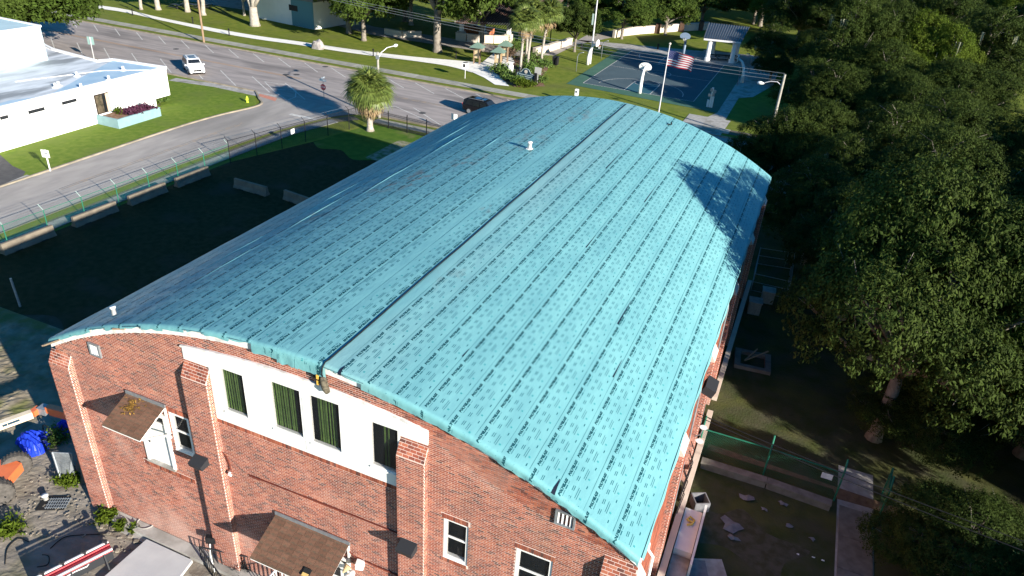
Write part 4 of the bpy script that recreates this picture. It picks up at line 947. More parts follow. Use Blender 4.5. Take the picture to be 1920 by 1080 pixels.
B().bar((0, .03, 0), (0, .03, 2.1), .05).build('post', M_GALV, t, world=False); B().box((-.2, 0, 1.75), (.5, .02, .7)).build('sign_face', M_WHITE, t, world=False); B().box((.22, .05, 1.8), (.4, .02, .6), .7).build('sign_face', M_WHITE, t, world=False)
# fire hydrant
c = P(464, 192); t = thing('fire_hydrant', 'yellow green fire hydrant on the lawn by the corner sidewalk', 'hydrant', (c.x, c.y, 0))
B().lathe([(.17, 0), (.17, .05), (.11, .06), (.11, .5), (.14, .52), (.14, .56), (.10, .62), (.05, .70), (.03, .76)], n=14).build('barrel', M_HYD, t, True, world=False)
for s_ in (-1, 1): B().bar((0, 0, .42), (s_*.2, 0, .42), .055, n=10).build('outlet', M_HYD, t, world=False)
B().bar((0, 0, .38), (0, -.2, .38), .07, n=10).build('outlet', M_HYD, t, world=False)
# ---- cars
def suv(name, label, loc, rz, paint, L=4.85):
    t = thing(name, label, 'car', loc, rz)
    S = [(-2.44, .74, .48, .80, .86, .66), (-2.42, .86, .42, .98, 1.18, .74), (-2.30, .94, .36, 1.06, 1.60, .70), (-1.95, .98, .32, 1.08, 1.75, .73), (-1.0, 1.0, .30, 1.07, 1.80, .76), (.1, 1.0, .30, 1.05, 1.79, .76), (.62, 1.0, .30, 1.04, 1.72, .74), (1.34, .99, .30, 1.05, 1.13, .86), (1.8, .98, .30, 1.02, 1.10, .80), (2.22, .95, .30, .93, 1.02, .76), (2.42, .88, .34, .74, .90, .70), (2.48, .76, .42, .60, .70, .60)]
    b = B(); n = 12
    for (x, hw, zb, zm, zt, ht) in S:
        ring = [(hw*.86, zb), (hw, zb+.12), (hw, zm-.08), (hw*.975, zm), (ht+.03, zt-.05), (ht-.1, zt), (-(ht-.1), zt), (-(ht+.03), zt-.05), (-hw*.975, zm), (-hw, zm-.08), (-hw, zb+.12), (-hw*.86, zb)]
        b.v += [(x, y, z_) for y, z_ in ring]
    for i in range(len(S)-1): b.f += [(i*n+j, i*n+(j+1) % n, (i+1)*n+(j+1) % n, (i+1)*n+j) for j in range(n)]
    b.f += [tuple(range(n))[::-1], tuple(range((len(S)-1)*n, len(S)*n))]
    b.build('body', paint, t, world=False)
    def q(nm, pts, m=M_DGLASS): return B().poly(pts).build(nm, m, t, world=False)
    e = .012
    q('windscreen', [(1.29+e, -.80, 1.13+e), (1.29+e, .80, 1.13+e), (.68+e, .66, 1.69+e), (.68+e, -.66, 1.69+e)])
    q('rear_window', [(-2.39-e, .68, 1.20), (-2.39-e, -.68, 1.20), (-2.30-e, -.60, 1.56), (-2.30-e, .60, 1.56)])
    for s_ in (-1, 1):
        for (x0, x1, x2, x3) in ((-1.95, -1.12, -1.12, -1.85), (-1.04, -.12, -.12, -1.04), (-.04, 1.1, .56, -.04)):
            q('side_window', [(x0, s_*(.985+e), 1.10), (x1, s_*(.985+e), 1.09), (x2, s_*(.80+e), 1.67), (x3, s_*(.80+e), 1.67)])
        B().bar((-1.7, s_*.68, 1.83), (.3, s_*.68, 1.83), .04).build('roof_rail', M_GALV, t, world=False)
        B().box((.98, s_*1.09, 1.12), (.14, .2, .16)).build('mirror', paint, t, world=False)
        B().box((2.36, s_*.72, .86), (.18, .3, .13)).build('headlight', M_GALV, t, world=False)
        B().box((-2.42, s_*.78, 1.02), (.08, .16, .3)).build('tail_light', M_RED, t, world=False)
        for x in (-1.48, 1.48):
            w_ = B().lathe([(.25, -.12), (.35, -.11), (.375, -.05), (.375, .05), (.35, .11), (.25, .12)], (x, s_*.9, .375), 20, 'Y').build('wheel', M_BLACK, t, True, world=False)
            rb = B().lathe([(.05, -.13), (.24, -.128), (.25, -.11), (.25, .11), (.24, .128), (.05, .13)], (x, s_*.9, .375), 14, 'Y').build('rim', M_GALV, w_, world=False)
    B().box((2.47, 0, .70), (.05, 1.0, .24)).build('grille', M_BLACK, t, world=False)
    B().box((2.46, 0, .40), (.06, 1.3, .12)).build('lower_grille', M_BLACK, t, world=False)
    q('sunroof', [(.35, -.42, 1.80+e), (.35, .42, 1.80+e), (-.15, .42, 1.815+e), (-.15, -.42, 1.815+e)], mat('sunroof_glass', (.04, .14, .28), .1, spec=.8))
    q('sunroof', [(-.3, -.42, 1.82+e), (-.3, .42, 1.82+e), (-1.1, .42, 1.82+e), (-1.1, -.42, 1.82+e)], MATS['sunroof_glass'])
    return t
ca = P(352, 143); cb2 = P(384, 142.5); fdir = Vector((dn.x, dn.y)).normalized()
if fdir.y > 0: fdir = -fdir
fc = (P(368, 143)+P(368, 143))/2; rz = math.atan2(fdir.y, fdir.x)
suv('white_suv', 'white suv parked nose in on the near side of the street', (fc.x-fdir.x*2.3, fc.y-fdir.y*2.3+.3, 0), rz, M_CARW)
c = P(898, 216); suv('black_suv', 'black suv on the street partly hidden behind the roof edge', (c.x+.3, c.y+.6, 0), rad(-4), M_CARB)
# ---- poles, lamps, wires
def wood_pole(name, label, base, h, r=.16, m=M_TIM, lean=(0, 0)):
    t = thing(name, label, 'pole', (base.x, base.y, 0)); B().tube([(0, 0, 0), (lean[0]*h, lean[1]*h, h)], [r, r*.72], 10).build('shaft', m, t, world=False); return t
w1 = wood_pole('utility_pole', 'tall brown timber utility pole beside the far kerb, left of the street lamp', P(382.5, 80), 12)
B().bar((-1.1, 0, 11.2), (1.1, 0, 11.2), .1).build('crossarm', M_TIM, w1, world=False)
cs = PY(709, 137, 70.0); hz_ = PY(705, 97, 70.0).z; t = thing('street_lamp', 'grey street lamp pole with a curved arm behind the sabal palm', 'street lamp', (cs.x, 70.0, 0))
B().tube([(0, 0, 0), (0, 0, hz_)], [.16, .12], 10).build('pole', M_TIMG, t, world=False)
B().tube([(0, 0, hz_-.8), (.2, .4, hz_-.1), (.5, 1.2, hz_+.35), (.9, 2.0, hz_+.45)], .04, 6).build('arm', M_ALU, t, world=False)
B().lathe([(.05, 0), (.16, .1), (.17, .35), (.1, .6), (.02, .68)], (.9, 2.0, hz_+.45), 10, 'Y').build('lamp_head', M_WHITE, t, True, world=False)
B().box((.1, -.2, hz_-.5), (.4, .12, .4)).build('control_box', M_GALV, t, world=False)
c = P(1468, 155, 7.0); t = thing('street_lamp', 'timber pole with a white curved lamp arm among the oaks right of the court', 'street lamp', (c.x, c.y, 0))
B().tube([(0, 0, 0), (0, 0, 7.9)], [.18, .14], 10).build('pole', M_TIMG, t, world=False)
B().tube([(0, 0, 6.6), (-.6, 0, 7.0), (-1.3, 0, 6.95), (-1.9, 0, 6.7)], .05, 6).build('arm', M_ALU, t, world=False)
B().lathe([(.04, 0), (.17, .1), (.2, .4), (.1, .7), (.02, .78)], (-2.7, 0, 6.6), 10, 'X').build('lamp_head', M_WHITE, t, True, world=False)
lamp2 = t
c = P(1106.3, 119.5); t = thing('court_light_pole', 'tall white light pole at the left edge of the basketball court', 'light pole', (c.x, c.y, 0))
B().tube([(0, 0, 0), (0, 0, 14)], [.14, .08], 10).build('shaft', M_ALU, t, world=False); B().box((0, 0, 13.9), (1.4, .3, .25)).build('lamp_bar', M_ALU, t, world=False)
B().box((-.35, 0, 6.6), (.28, .06, 1.6)).build('banner', mat('pale_banner', (.35, .45, .42), .7), t, world=False)
c = P(1110, 60); t = thing('court_light_pole', 'thin grey light pole behind the dark oak left of the court', 'light pole', (c.x, c.y, 0)); B().tube([(0, 0, 0), (0, 0, 12)], [.12, .07], 8).build('shaft', M_ALU, t, world=False)
c = P(1031, 84); t = thing('dark_lamp_pole', 'dark thin lamp pole between the sabal palms', 'light pole', (c.x, c.y, 0)); B().tube([(0, 0, 0), (0, 0, 9)], [.1, .07], 8).build('shaft', M_BLACK, t, world=False)
def wire(a, c_, sag, label, r=.018, m=M_GALV):
    a, c_ = Vector(a), Vector(c_); pts = [a.lerp(c_, i/24)-Vector((0, 0, sag*4*(i/24)*(1-i/24))) for i in range(25)]
    o = B().tube(pts, r, 4).build('overhead_wire', m); return tag(o, label, 'wire', 'overhead wires')
lp = Vector(lamp2.location)
w1p = Vector(w1.location)
for i, (dz, lb_) in enumerate(((8.0, 'topmost overhead wire running from the oaks across the court to the timber pole'), (7.6, 'middle overhead wire running across the basketball court'), (7.2, 'lowest overhead wire running across the basketball court'))):
    wire((lp.x, lp.y, dz), (w1p.x+(i-1), w1p.y, 11.3-.3*i), 1.2, lb_)
for i, lb_ in enumerate(('upper dark service wire drooping over the right yard', 'lower dark service wire drooping over the right yard')):
    wire((XR+.2, 24.5+i*.6, 6.8-.3*i), (30, 21+i, 7.5), .8, lb_, .016, M_BLACK)
# bollard lights on the park path
for (px, py, l_) in ((249, 28.5, 'leftmost'), (362, 44, 'second from the left, standing on the grass'), (430, 66.5, 'third from the left'), (700, 105, 'fourth, beside the street lamp'), (855, 110, 'fifth, where the path widens')):
    c = P(px, py); t = thing('bollard_light', f'black bollard light by the white park path, {l_}', 'bollard', (c.x, c.y, 0), 0, 'bollard lights along the park path')
    B().lathe([(.12, 0), (.12, .08), (.08, .1), (.08, .8), (.13, .84), (.13, 1.0), (.04, 1.08)], n=10).build('bollard_body', M_BLACK, t, world=False)
for (px, py, l_) in ((1090, 92, 'left of the near lawn'), (1233, 93, 'in front of the curved wall'),):
    c = P(px, py); t = thing('bollard_light', f'short black bollard beyond the court, {l_}', 'bollard', (c.x, c.y, 0), 0, 'bollard lights beyond the court'); B().lathe([(.15, 0), (.15, .95), (.04, 1.05)], n=10).build('bollard_body', M_BLACK, t, world=False)
# boulder
c = P(597, 91); r = random.Random(8); b = B().lathe([(1.1, -.1), (1.05, .5), (.75, 1.05), (.35, 1.25)], n=11)
b.v = [(x*(1+.18*math.sin(x*5+z_*3)), y*(.7+.1*math.sin(y*7)), z_*(1+.12*math.sin(x*4+y*3))) for x, y, z_ in b.v]
o = b.build('boulder', M_ROCK, None); o.location = (c.x, c.y, 0); tag(o, 'grey granite boulder on the grass between path and sidewalk', 'boulder')
# meter box sign
c = P(872, 147); t = thing('box_sign', 'white box sign on a thin post near the widening park path', 'sign', (c.x, c.y, 0), rad(20))
B().bar((0, 0, 0), (0, 0, 1.4), .06).build('post', M_WHITE, t, world=False); B().box((0, 0, 1.75), (.75, .6, .7)).build('box_body', M_WHITE, t, world=False); B().box((-.15, -.31, 1.8), (.3, .02, .45)).build('dark_panel', M_BLACK, t, world=False); B().box((0, 0, 2.13), (.55, .4, .06)).build('box_lid', M_DARK, t, world=False)
c = P(1086, 190); t = thing('box_sign', 'white post mailbox on the grass just beyond the roof', 'sign', (c.x, c.y-1.5, 0), 0); B().bar((0, 0, 0), (0, 0, 1.2), .1).build('post', M_WHITE, t, world=False); B().box((0, 0, 1.5), (.4, .4, .8)).build('box_body', M_WHITE, t, world=False); B().box((0, -.21, 1.6), (.2, .02, .2)).build('dark_panel', M_NAVY, t, world=False)
# kiosks
for i, (px, py, l_) in enumerate(((894, 120, 'left wooden park kiosk with a dark pyramid roof'), (933, 129, 'right wooden park kiosk with a pale green pyramid roof'), (946, 116, 'rear park kiosk half hidden behind the shrubs'))):
    c = P(px, py); t = thing('park_kiosk', l_, 'kiosk', (c.x, c.y, 0), rad(10)); t.scale = (.78, .78, .82)
    for sx in (-.55, .55):
        for sy in (-.35, .35): B().bar((sx, sy, 0), (sx, sy, 3.0), .13).build('post', M_TIM if i != 1 else mat('tan_timber', (.40, .28, .16), .9), t, world=False)
    B().box((0, -.1, 1.9), (1.0, .08, 1.7)).build('notice_board', mat('board_cream', (.52, .42, .27), .8, (.42, .33, .2), 3), t, world=False)
    if i == 1:
        B().box((0, -.16, 2.2), (.6, .03, .7)).build('map_panel', M_WALLP, t, world=False)
    rf = B(); rf.add([(-1.35, -1.2, 3.0), (1.35, -1.2, 3.0), (1.35, 1.2, 3.0), (-1.35, 1.2, 3.0), (0, 0, 3.95)], [(0, 1, 4), (1, 2, 4), (2, 3, 4), (3, 0, 4), (3, 2, 1, 0)]); rf.build('roof', mat('copper_green', (.13, .20, .165), .6), t, world=False)
    B().bar((0, 0, 3.9), (0, 0, 4.25), .08).build('finial', MATS['copper_green'], t, world=False)
# park entrance sign
c = P(985, 157); t = thing('park_sign', 'navy arched park sign between dark posts in the planting bed', 'sign', (c.x, c.y, 0), rad(-6))
pf = [(-1.35, .5), (1.35, .5), (1.35, 1.35), (.75, 1.5), (.45, 1.95), (0, 2.1), (-.45, 1.95), (-.75, 1.5), (-1.35, 1.35)]
b = B(); b.add([(x, -.05, z_) for x, z_ in pf]+[(x, .05, z_) for x, z_ in pf], [tuple(range(9)), tuple(range(17, 8, -1))]+[(i, i+9, (i+1) % 9+9, (i+1) % 9) for i in range(9)]); fs = b.build('sign_board', M_NAVY, t, world=False)
for sx in (-1.5, 1.5): B().bar((sx, 0, 0), (sx, 0, 1.7), .28).build('post', M_BLACK, t, world=False)
b = B()
for i in range(9): b.bar((pf[i][0], -.06, pf[i][1]), (pf[(i+1) % 9][0], -.06, pf[(i+1) % 9][1]), .05)
b.build('pale_border', mat('pale_border', (.4, .48, .48), .7), fs, world=False)
B().lathe([(.25, 0), (.25, .02)], (0, -.08, 1.65), 14, 'Y').build('round_emblem', M_WALLP, fs, world=False)
for zz, ww in ((1.22, 2.1), (.98, 1.8), (.74, 1.3)): B().box((0, -.06, zz), (ww, .01, .10)).build('text_line', MATS['pale_border'], fs, world=False)
post_sign('small_sign', 'small grey square sign right of the navy park sign', P(1007, 158), 2.3, 1.0, .95, mat('grey_sign', (.5, .48, .44), .8), rad(-6), .04)
t = thing('white_post_box', 'white narrow post box behind the clipped hedge', 'post box', tuple(P(957, 142)), 0); B().box((0, 0, .75), (.55, .5, 1.5)).box((0, 0, 1.7), (.4, .4, .35)).build('box_body', M_WHITE, t, world=False); B().box((.05, -.26, .3), (.25, .02, .3)).build('dark_panel', M_NAVY, t, world=False)
c = P(1041, 121); t = thing('trash_bin', 'black square trash bin on the grass right of the sabal palms', 'bin', (c.x, c.y, 0)); B().box((0, 0, .55), (.8, .8, 1.1)).build('bin_body', M_BLACK, t, world=False); B().box((0, 0, 1.15), (.9, .9, .1)).build('bin_lid', M_DARK, t, world=False)
struct('planting_bed', sheet([P2(*p) for p in ((925, 128), (960, 112), (985, 100), (1022, 108), (1028, 128), (1015, 150), (1022, 162), (965, 163), (940, 150))], .02), M_MULCH)
bed = 0
for (px, py, r_, h_, m_, l_) in ((935, 136, 1.3, 1.1, M_SHRUB, 'clipped dark hedge at the edge of the white path'), (948, 141, 1.4, 1.1, M_SHRUB, 'clipped dark hedge left of the white post box'), (962, 150, 1.5, 1.0, M_SHRUB, 'low hedge bending towards the park sign'), (973, 156, 1.2, .9, M_SHRUB, 'low hedge right beside the left sign post'), (988, 162, 1.3, .8, M_LEAF3, 'yellow green shrub in front of the navy park sign'), (975, 161, 1.0, .8, M_LEAF3, 'yellow shrub at the left foot of the navy park sign'), (1008, 155, 1.2, .9, M_SHRUB, 'round shrub below the small grey sign'), (1002, 118, 2.0, 1.6, M_SHRUB, 'broad shrub under the right pair of palms'), (1020, 128, 1.6, 1.3, M_SHRUB, 'shrub at the right end of the planting bed'), (992, 134, 1.8, 1.4, M_SHRUB, 'shrub in the middle of the planting bed'), (1000, 142, 1.6, 1.3, M_SHRUB, 'leafy shrub behind the small grey sign'), (966, 100, 2.2, 2.4, M_SHRUB, 'dark shrub behind the rear kiosk'), (951, 108, 1.4, 1.6, M_LEAFB, 'brownish bare shrub between the kiosks')):
    c = P(px, py); shrub('bed_shrub', l_, 'shrub', (c.x, c.y, 0), r_, h_, m_, 900, .2, 30+bed, 'shrubs in the park planting bed'); bed += 1
# curved park wall and column walls
def lowwall(name, label, pts, h, th=.5, m=M_WALLP, step=None):
    t = thing(name, label, 'wall', (pts[0][0], pts[0][1], 0)); n = len(pts)-1
    for i in range(n):
        a, c = Vector((*pts[i], 0)), Vector((*pts[i+1], 0)); d = (c-a).normalized()*.02
        B().bar(a+d+Vector((0, 0, h/2)), c-d+Vector((0, 0, h/2)), th, h).build('wall_panel', m, t)
        B().bar(a+Vector((0, 0, h+.04)), c+Vector((0, 0, h+.04)), th+.12, .08).build('coping', M_WALLP, t)
    return t
def lowwall(name, label, pts, h, th=.5, m=M_WALLP):
    t = thing(name, label, 'wall', (pts[0][0], pts[0][1], 0))
    for i in range(len(pts)-1):
        a, c = Vector(pts[i]), Vector(pts[i+1]); d = c-a; mid = (a+c)/2; ang = math.atan2(d.y, d.x)
        B().box((mid.x, mid.y, h/2), (d.length-.06, th, h), ang).build('wall_panel', m, t)
        B().box((mid.x, mid.y, h+.05), (d.length-.02, th+.12, .1), ang).build('coping', m, t)
    return t
cw = [P2(*p) for p in ((1112, 86), (1150, 71), (1165, 67.5), (1200, 63.5), (1235, 61), (1270, 58.5), (1300, 57), (1325, 56))]
lowwall('curved_park_wall', 'long cream curved wall beyond the basketball court', cw[1:], 1.3, .5, M_WALLP)
for i, (px, py) in enumerate(((1233, 62), (1278, 59), (1314, 57))):
    c = P(px, py); t = thing('brick_pier', f'dark brick pier {("left of the middle hoop", "right of the far hoop", "nearest the pavilion")[i]} along the curved wall', 'pier', (c.x, c.y-.3, 0), 0, 'piers along the curved wall'); B().box((0, 0, .9), (.8, .8, 1.8)).build('pier_body', mat('pier_brown', (.13, .08, .06), .9), t, world=False); B().box((0, 0, 1.85), (.95, .95, .12)).build('pier_cap', M_DARK, t, world=False)
lowwall('short_park_wall', 'short cream bench wall behind the sabal palms', [P2(*p) for p in ((1001, 103), (1022, 98), (1050, 89), (1070, 83))], 1.0, .6, M_WALLP)
lowwall('pergola_wall', 'low cream wall with columns in front of the brown roofed pergola', [P2(*p) for p in ((855, 75), (875, 78), (900, 80), (925, 81), (952, 81))], 1.2, .5, M_WALLP)
lowwall('rear_seat_wall', 'low shaded seat wall left of the oak trunk', [P2(*p) for p in ((722, 64), (755, 70), (790, 70))], .9, .5, M_WALLP)
c = P(900, 72); pg = thing('park_pergola', 'brown metal roofed park pergola on cream columns', 'pavilion', (c.x, c.y+2, 0), 0)
zt = 4.6; a0, a1 = P(855, 40, zt), P(975, 40, zt)
b = B(); yb0 = a0.y; b.add([(a0.x, a0.y, zt), (a1.x+4, a1.y, zt), (a1.x+4, a1.y+9, zt+2.8), (a0.x+1, a0.y+9, zt+2.8), (a0.x, a0.y, zt-.3), (a1.x+4, a1.y, zt-.3)], [(0, 1, 2, 3), (0, 4, 5, 1)]); rf = b.build('roof', mat('brown_metal_roof', (.17, .10, .08), .6, (.14, .085, .07), 1), pg)
n = 30
for i in range(n+1):
    x = a0.x+(a1.x+4-a0.x)*i/n; B().bar((x, a0.y+.02, zt+.06), (x+.5, a0.y+8.9, zt+2.84), .08).build('roof_rib', M_DARK, rf)
B().bar((a0.x-.3, a0.y-.05, zt-.12), (a1.x+4, a1.y-.05, zt-.12), .12, .3).build('gutter', M_WALLP, pg)
for (px, py) in ((865, 74), (953, 80), (905, 75)):
    c = P(px, py); B().box((c.x, c.y, 2.2), (.6, .6, 4.4)).build('column', M_STUC, pg); B().box((c.x, c.y, .7), (1.1, 1.1, 1.4)).build('column_base', M_WALLP, pg)
c = P(885, 68); t = thing('slatted_enclosure', 'orange brown slatted timber enclosure under the pergola roof', 'enclosure', (c.x, c.y+1, 0), rad(-10))
me = B().box((0, 0, .75), (.33, .06, 1.5)).mesh('board')
for i in range(12): obj('board', me, M_TERR, t, ((i-6)*.36, 0, 0))
for i in range(8): o = obj('board', me, M_TERR, t, (2.2, .2+i*.36, 0)); o.rotation_euler = (0, 0, PI/2)
B().box((0, 1.4, .6), (4.2, 2.6, 1.2)).build('enclosed_box', M_DARK, t, world=False)
# pavilion
pc = P(1355, 103); pv = thing('picnic_pavilion', 'picnic pavilion with a ribbed grey metal roof on pale columns', 'pavilion', (-16, 135, 0), rad(0))
zt = 3.6; A_ = P(1320, 72, zt); B_ = P(1390, 79, zt); C_ = P(1405, 51, 4.9); D_ = P(1330, 43, 4.9)
b = B(); th = .15
b.add([tuple(A_), tuple(B_), tuple(C_), tuple(D_)]+[tuple(v-Vector((0, 0, th))) for v in (A_, B_, C_, D_)], [(0, 1, 2, 3), (7, 6, 5, 4), (0, 4, 5, 1), (1, 5, 6, 2), (2, 6, 7, 3), (3, 7, 4, 0)]); rf = b.build('roof', M_MROOF, pv)
bk = [tuple(D_), tuple(C_), (C_.x+.5, C_.y+(C_.y-B_.y), zt), (D_.x+.5, D_.y+(D_.y-A_.y), zt)]; B().poly(bk).build('roof', M_MROOF, pv)
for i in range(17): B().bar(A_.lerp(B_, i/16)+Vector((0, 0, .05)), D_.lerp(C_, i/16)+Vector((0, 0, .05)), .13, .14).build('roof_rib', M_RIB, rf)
B().bar(A_-Vector((0, .05, .12)), B_-Vector((0, .05, .12)), .08, .28).build('gutter', M_ALU, pv)
for p in (A_, B_, (A_+B_)/2):
    if p == (A_+B_)/2: continue
    for dy in (.8, 5.5):
        q = Vector((p.x+(1.0 if p == A_ else -1.0), p.y+dy, 0)); B().lathe([(.5, 0), (.5, .5), (.38, .6), (.34, 3.5)], (q.x, q.y, 0), 12).build('column', M_STUC, pv)
struct('pavilion_floor', sheet([(A_.x-1, A_.y-1), (B_.x+3, B_.y-1), (B_.x+3, B_.y+10), (A_.x-1, A_.y+10)], .02), M_CONC)
for i in range(3):
    c = A_.lerp(B_, .25+.27*i); t = thing('picnic_table', ('left', 'middle', 'right')[i]+' picnic table under the metal pavilion roof', 'table', (c.x, c.y+2.5+i*.3, 0), .4*i, 'picnic tables under the pavilion')
    B().box((0, 0, .75), (1.8, .8, .06)).build('table_top', M_BLACK, t, world=False)
    for s_ in (-1, 1): B().box((0, s_*.7, .45), (1.8, .28, .05)).build('bench', M_ALU, t, world=False)
    for s_ in (-1, 1): B().bar((s_*.6, -.6, 0), (s_*.6, .6, .7), .07).bar((s_*.6, .6, 0), (s_*.6, -.6, .7), .07).build('leg', M_DARK, t, world=False)
# hoops
def hoop(label, base, ang, white=True, h=3.9, lean=1.6):
    t = thing('basketball_hoop', label, 'basketball hoop', (base.x, base.y, 0), ang, 'basketball hoops round the court'); m = M_WHITE if white else mat('blue_grey_post', (.20, .27, .36), .6)
    B().tube([(0, 0, 0), (.02, 0, 1.2), (.18, 0, 2.2), (.6, 0, 3.0), (1.2, 0, 3.35)], [.26, .24, .21, .17, .14], 12).build('gooseneck_post', m, t, True, world=False)
    pf = [(.88*math.cos(a), .58*math.sin(a)) for a in [i*PI/8 for i in range(9)]]+[(-.82, -.28), (-.45, -.42), (.45, -.42), (.82, -.28)]
    b = B(); n = len(pf); b.add([(1.22, y, 3.35+z_) for y, z_ in pf]+[(1.28, y, 3.35+z_) for y, z_ in pf], [tuple(range(n))[::-1], tuple(range(n, 2*n))]+[(i, (i+1) % n, (i+1) % n+n, i+n) for i in range(n)]); bb = b.build('backboard', M_WHITE if white else m, t, world=False)
    rr = B(); pts = [(1.28+.28+.23*math.cos(a), .23*math.sin(a), 3.05) for a in [i*2*PI/12 for i in range(13)]]; rr.tube(pts, .015, 5); rr.build('rim', M_ORANGE if white else M_DARK, t, world=False)
    nb = B()
    for i in range(12):
        a = i*2*PI/12; nb.bar((1.56+.23*math.cos(a), .23*math.sin(a), 3.05), (1.56+.12*math.cos(a+.3), .12*math.sin(a+.3), 2.65), .012)
    nb.build('net', M_WHITE, t, world=False)
    for a in (-.6, 0, .6): B().bar((1.2, 0, 3.2), (1.2, a, 3.6), .04).build('brace', M_GALV, bb, world=False)
    return t
hoop('nearest white gooseneck basketball hoop at the front baseline', P(1199, 175), PI/2)
hoop('shaded blue grey basketball hoop at the far baseline', P(1281, 104), -PI/2, False)
hoop('white basketball hoop at the left side of the court by the light pole', P(1106, 122)+Vector((-.4, 0, 0)), rad(0))
hoop('white basketball hoop at the right side of the court', P(1391, 155), PI)
for (px, py, s_, l_) in ((1080, 134, 1, 'near left'), (1127, 110, 1, 'far left'), (1382, 160, -1, 'near right'), (1403, 137, -1, 'far right')):
    c = P(px, py); t = thing('curved_arch_post', f'thin curved metal post at the {l_} edge of the court', 'post', (c.x, c.y, 0), 0, 'curved posts round the court'); B().tube([(0, 0, 0), (0, 0, 2.2), (s_*.15, 0, 2.6), (s_*.6, 0, 2.85), (s_*.9, 0, 2.9)], .06, 8).build('bent_tube', M_GALV, t, True, world=False)
# white meter cluster at the near right court corner
c = P(1330, 201); t = thing('utility_cabinet', 'cluster of white utility posts and meter boxes at the near court corner', 'utility box', (c.x, c.y, 0)); t.scale = (.75, .75, .72)
for (x, h_, w_) in ((-.4, 1.3, .35), (0, 3.6, .3), (.35, 2.0, .3)): B().box((x, 0, h_/2), (w_, .3, h_)).build('post', M_WHITE, t, world=False)
for (x, z_) in ((-.15, 3.2), (.45, 3.0), (.3, 2.4), (-.35, 2.2)): B().box((x, -.2, z_), (.4, .25, .5)).build('meter', M_GALV, t, world=False)
# flag pole
fb_ = PY(1235.5, 207, 76.0); ft_ = PY(1255, 82, 76.0)
t = thing('flagpole', 'tall white flagpole with a ball top beyond the roof', 'flagpole', (fb_.x, 76.0, 0)); hp = ft_.z
B().tube([(0, 0, 0), (0, 0, hp-.1)], [.09, .045], 10).build('pole', M_ALU, t, world=False); B().lathe([(.02, -.12), (.1, -.06), (.13, 0), (.1, .08), (.02, .13)], (0, 0, hp), 12).build('ball_finial', M_WALLP, t, True, world=False)
flag = thing('american_flag', 'american flag flying from the tall white flagpole', 'flag', (fb_.x+.05, 76.0, hp-.6))
FL, FH = 2.75, 1.55; FD = Vector((.97, -.22, 0)).normalized(); FNn = Vector((.22, .97, 0))
def FP(u, v, e=0):
    p = FD*(u*FL*(1-.03*u))+FNn*(.16*u**.5*math.sin(u*8+v*1.5)+e)+Vector((0, 0, -v*FH*(1-.12*u)-.42*u*u*FL*.28-.05*math.sin(u*6)*u+.22*u*v*0)); return tuple(p)
def patch(nm, u0, u1, v0, v1, m, par, e=0, nu=20, nv=2):
    b = B(); k = 0
    for i in range(nu+1):
        for j in range(nv+1): b.v.append(FP(u0+(u1-u0)*i/nu, v0+(v1-v0)*j/nv, e))
    b.f = [(i*(nv+1)+j, i*(nv+1)+j+1, (i+1)*(nv+1)+j+1, (i+1)*(nv+1)+j) for i in range(nu) for j in range(nv)]; return b.build(nm, m, par, True, world=False)
for i in range(13): patch('stripe', 0 if i > 6 else .4, 1, i/13, (i+1)/13, M_FR if i % 2 == 0 else M_FW, flag)
ct = patch('canton', 0, .4, 0, 7/13, M_FB, flag, 0, 10, 6)
for sgn in (-1, 1):
    b = B()
    for r_ in range(9):
        for c_ in range(6 if r_ % 2 == 0 else 5):
            u = .4*((c_*2+1+(0 if r_ % 2 == 0 else 1))/12); v = 7/13*(r_+1)/10; pts = []
            for k in range(10):
                a = PI/2+k*PI/5; q = .035 if k % 2 == 0 else .015; pts.append(FP(u+q*math.cos(a)/FL, v-q*math.sin(a)/FH, sgn*.006))
            b.poly(pts)
    b.build('stars', M_FW, ct, world=False)
# =================================================================== LEFT YARD EDGE
def wire_panel(name, a, c, z0, z1, m, parent, sp=.14, r=.007):
    """woven diamond mesh between two points: thin flat strands crossing both ways"""
    a, c = Vector((a[0], a[1], 0)), Vector((c[0], c[1], 0)); L = (c-a).length; d = (c-a).normalized(); h = z1-z0; nn = Vector((-d.y, d.x, 0)); b = B()
    for sg in (1, -1):
        x = -h
        while x < L+h:
            s0, s1 = (x, x+h) if sg > 0 else (x+h, x); za, zb = z0, z1
            p, q = (s0, za), (s1, zb)
            def clip(p, q):
                (x0, y0), (x1, y1) = p, q; t0, t1 = 0., 1.
                dx = x1-x0
                for bnd, sg2 in ((0, 1), (L, -1)):
                    f0 = (x0-bnd)*sg2; f1 = (x1-bnd)*sg2
                    if f0 < 0 and f1 < 0: return None
                    if f0 < 0: t0 = max(t0, f0/(f0-f1))
                    if f1 < 0: t1 = min(t1, f0/(f0-f1))
                if t1-t0 < .02: return None
                return (x0+dx*t0, y0+(y1-y0)*t0), (x0+dx*t1, y0+(y1-y0)*t1)
            r2 = clip(p, q)
            if r2:
                A = a+d*r2[0][0]+Vector((0, 0, r2[0][1])); Bq = a+d*r2[1][0]+Vector((0, 0, r2[1][1])); t_ = (Bq-A).normalized(); w_ = t_.cross(nn)*r
                b.add([A-w_, A+w_, Bq+w_, Bq-w_], [(0, 1, 2, 3)])
            x += sp
    return b.build(name, m, parent)
gf = thing('chain_link_fence', 'green chain link fence with barbed wire arms along the side street', 'fence', (-49.6, 14, 0))
def fx(y): return -49.25+(y-28)*.045 if y < 50 else -48.26+(y-50)*.225
ys = [14+3.0*i for i in range(13)]
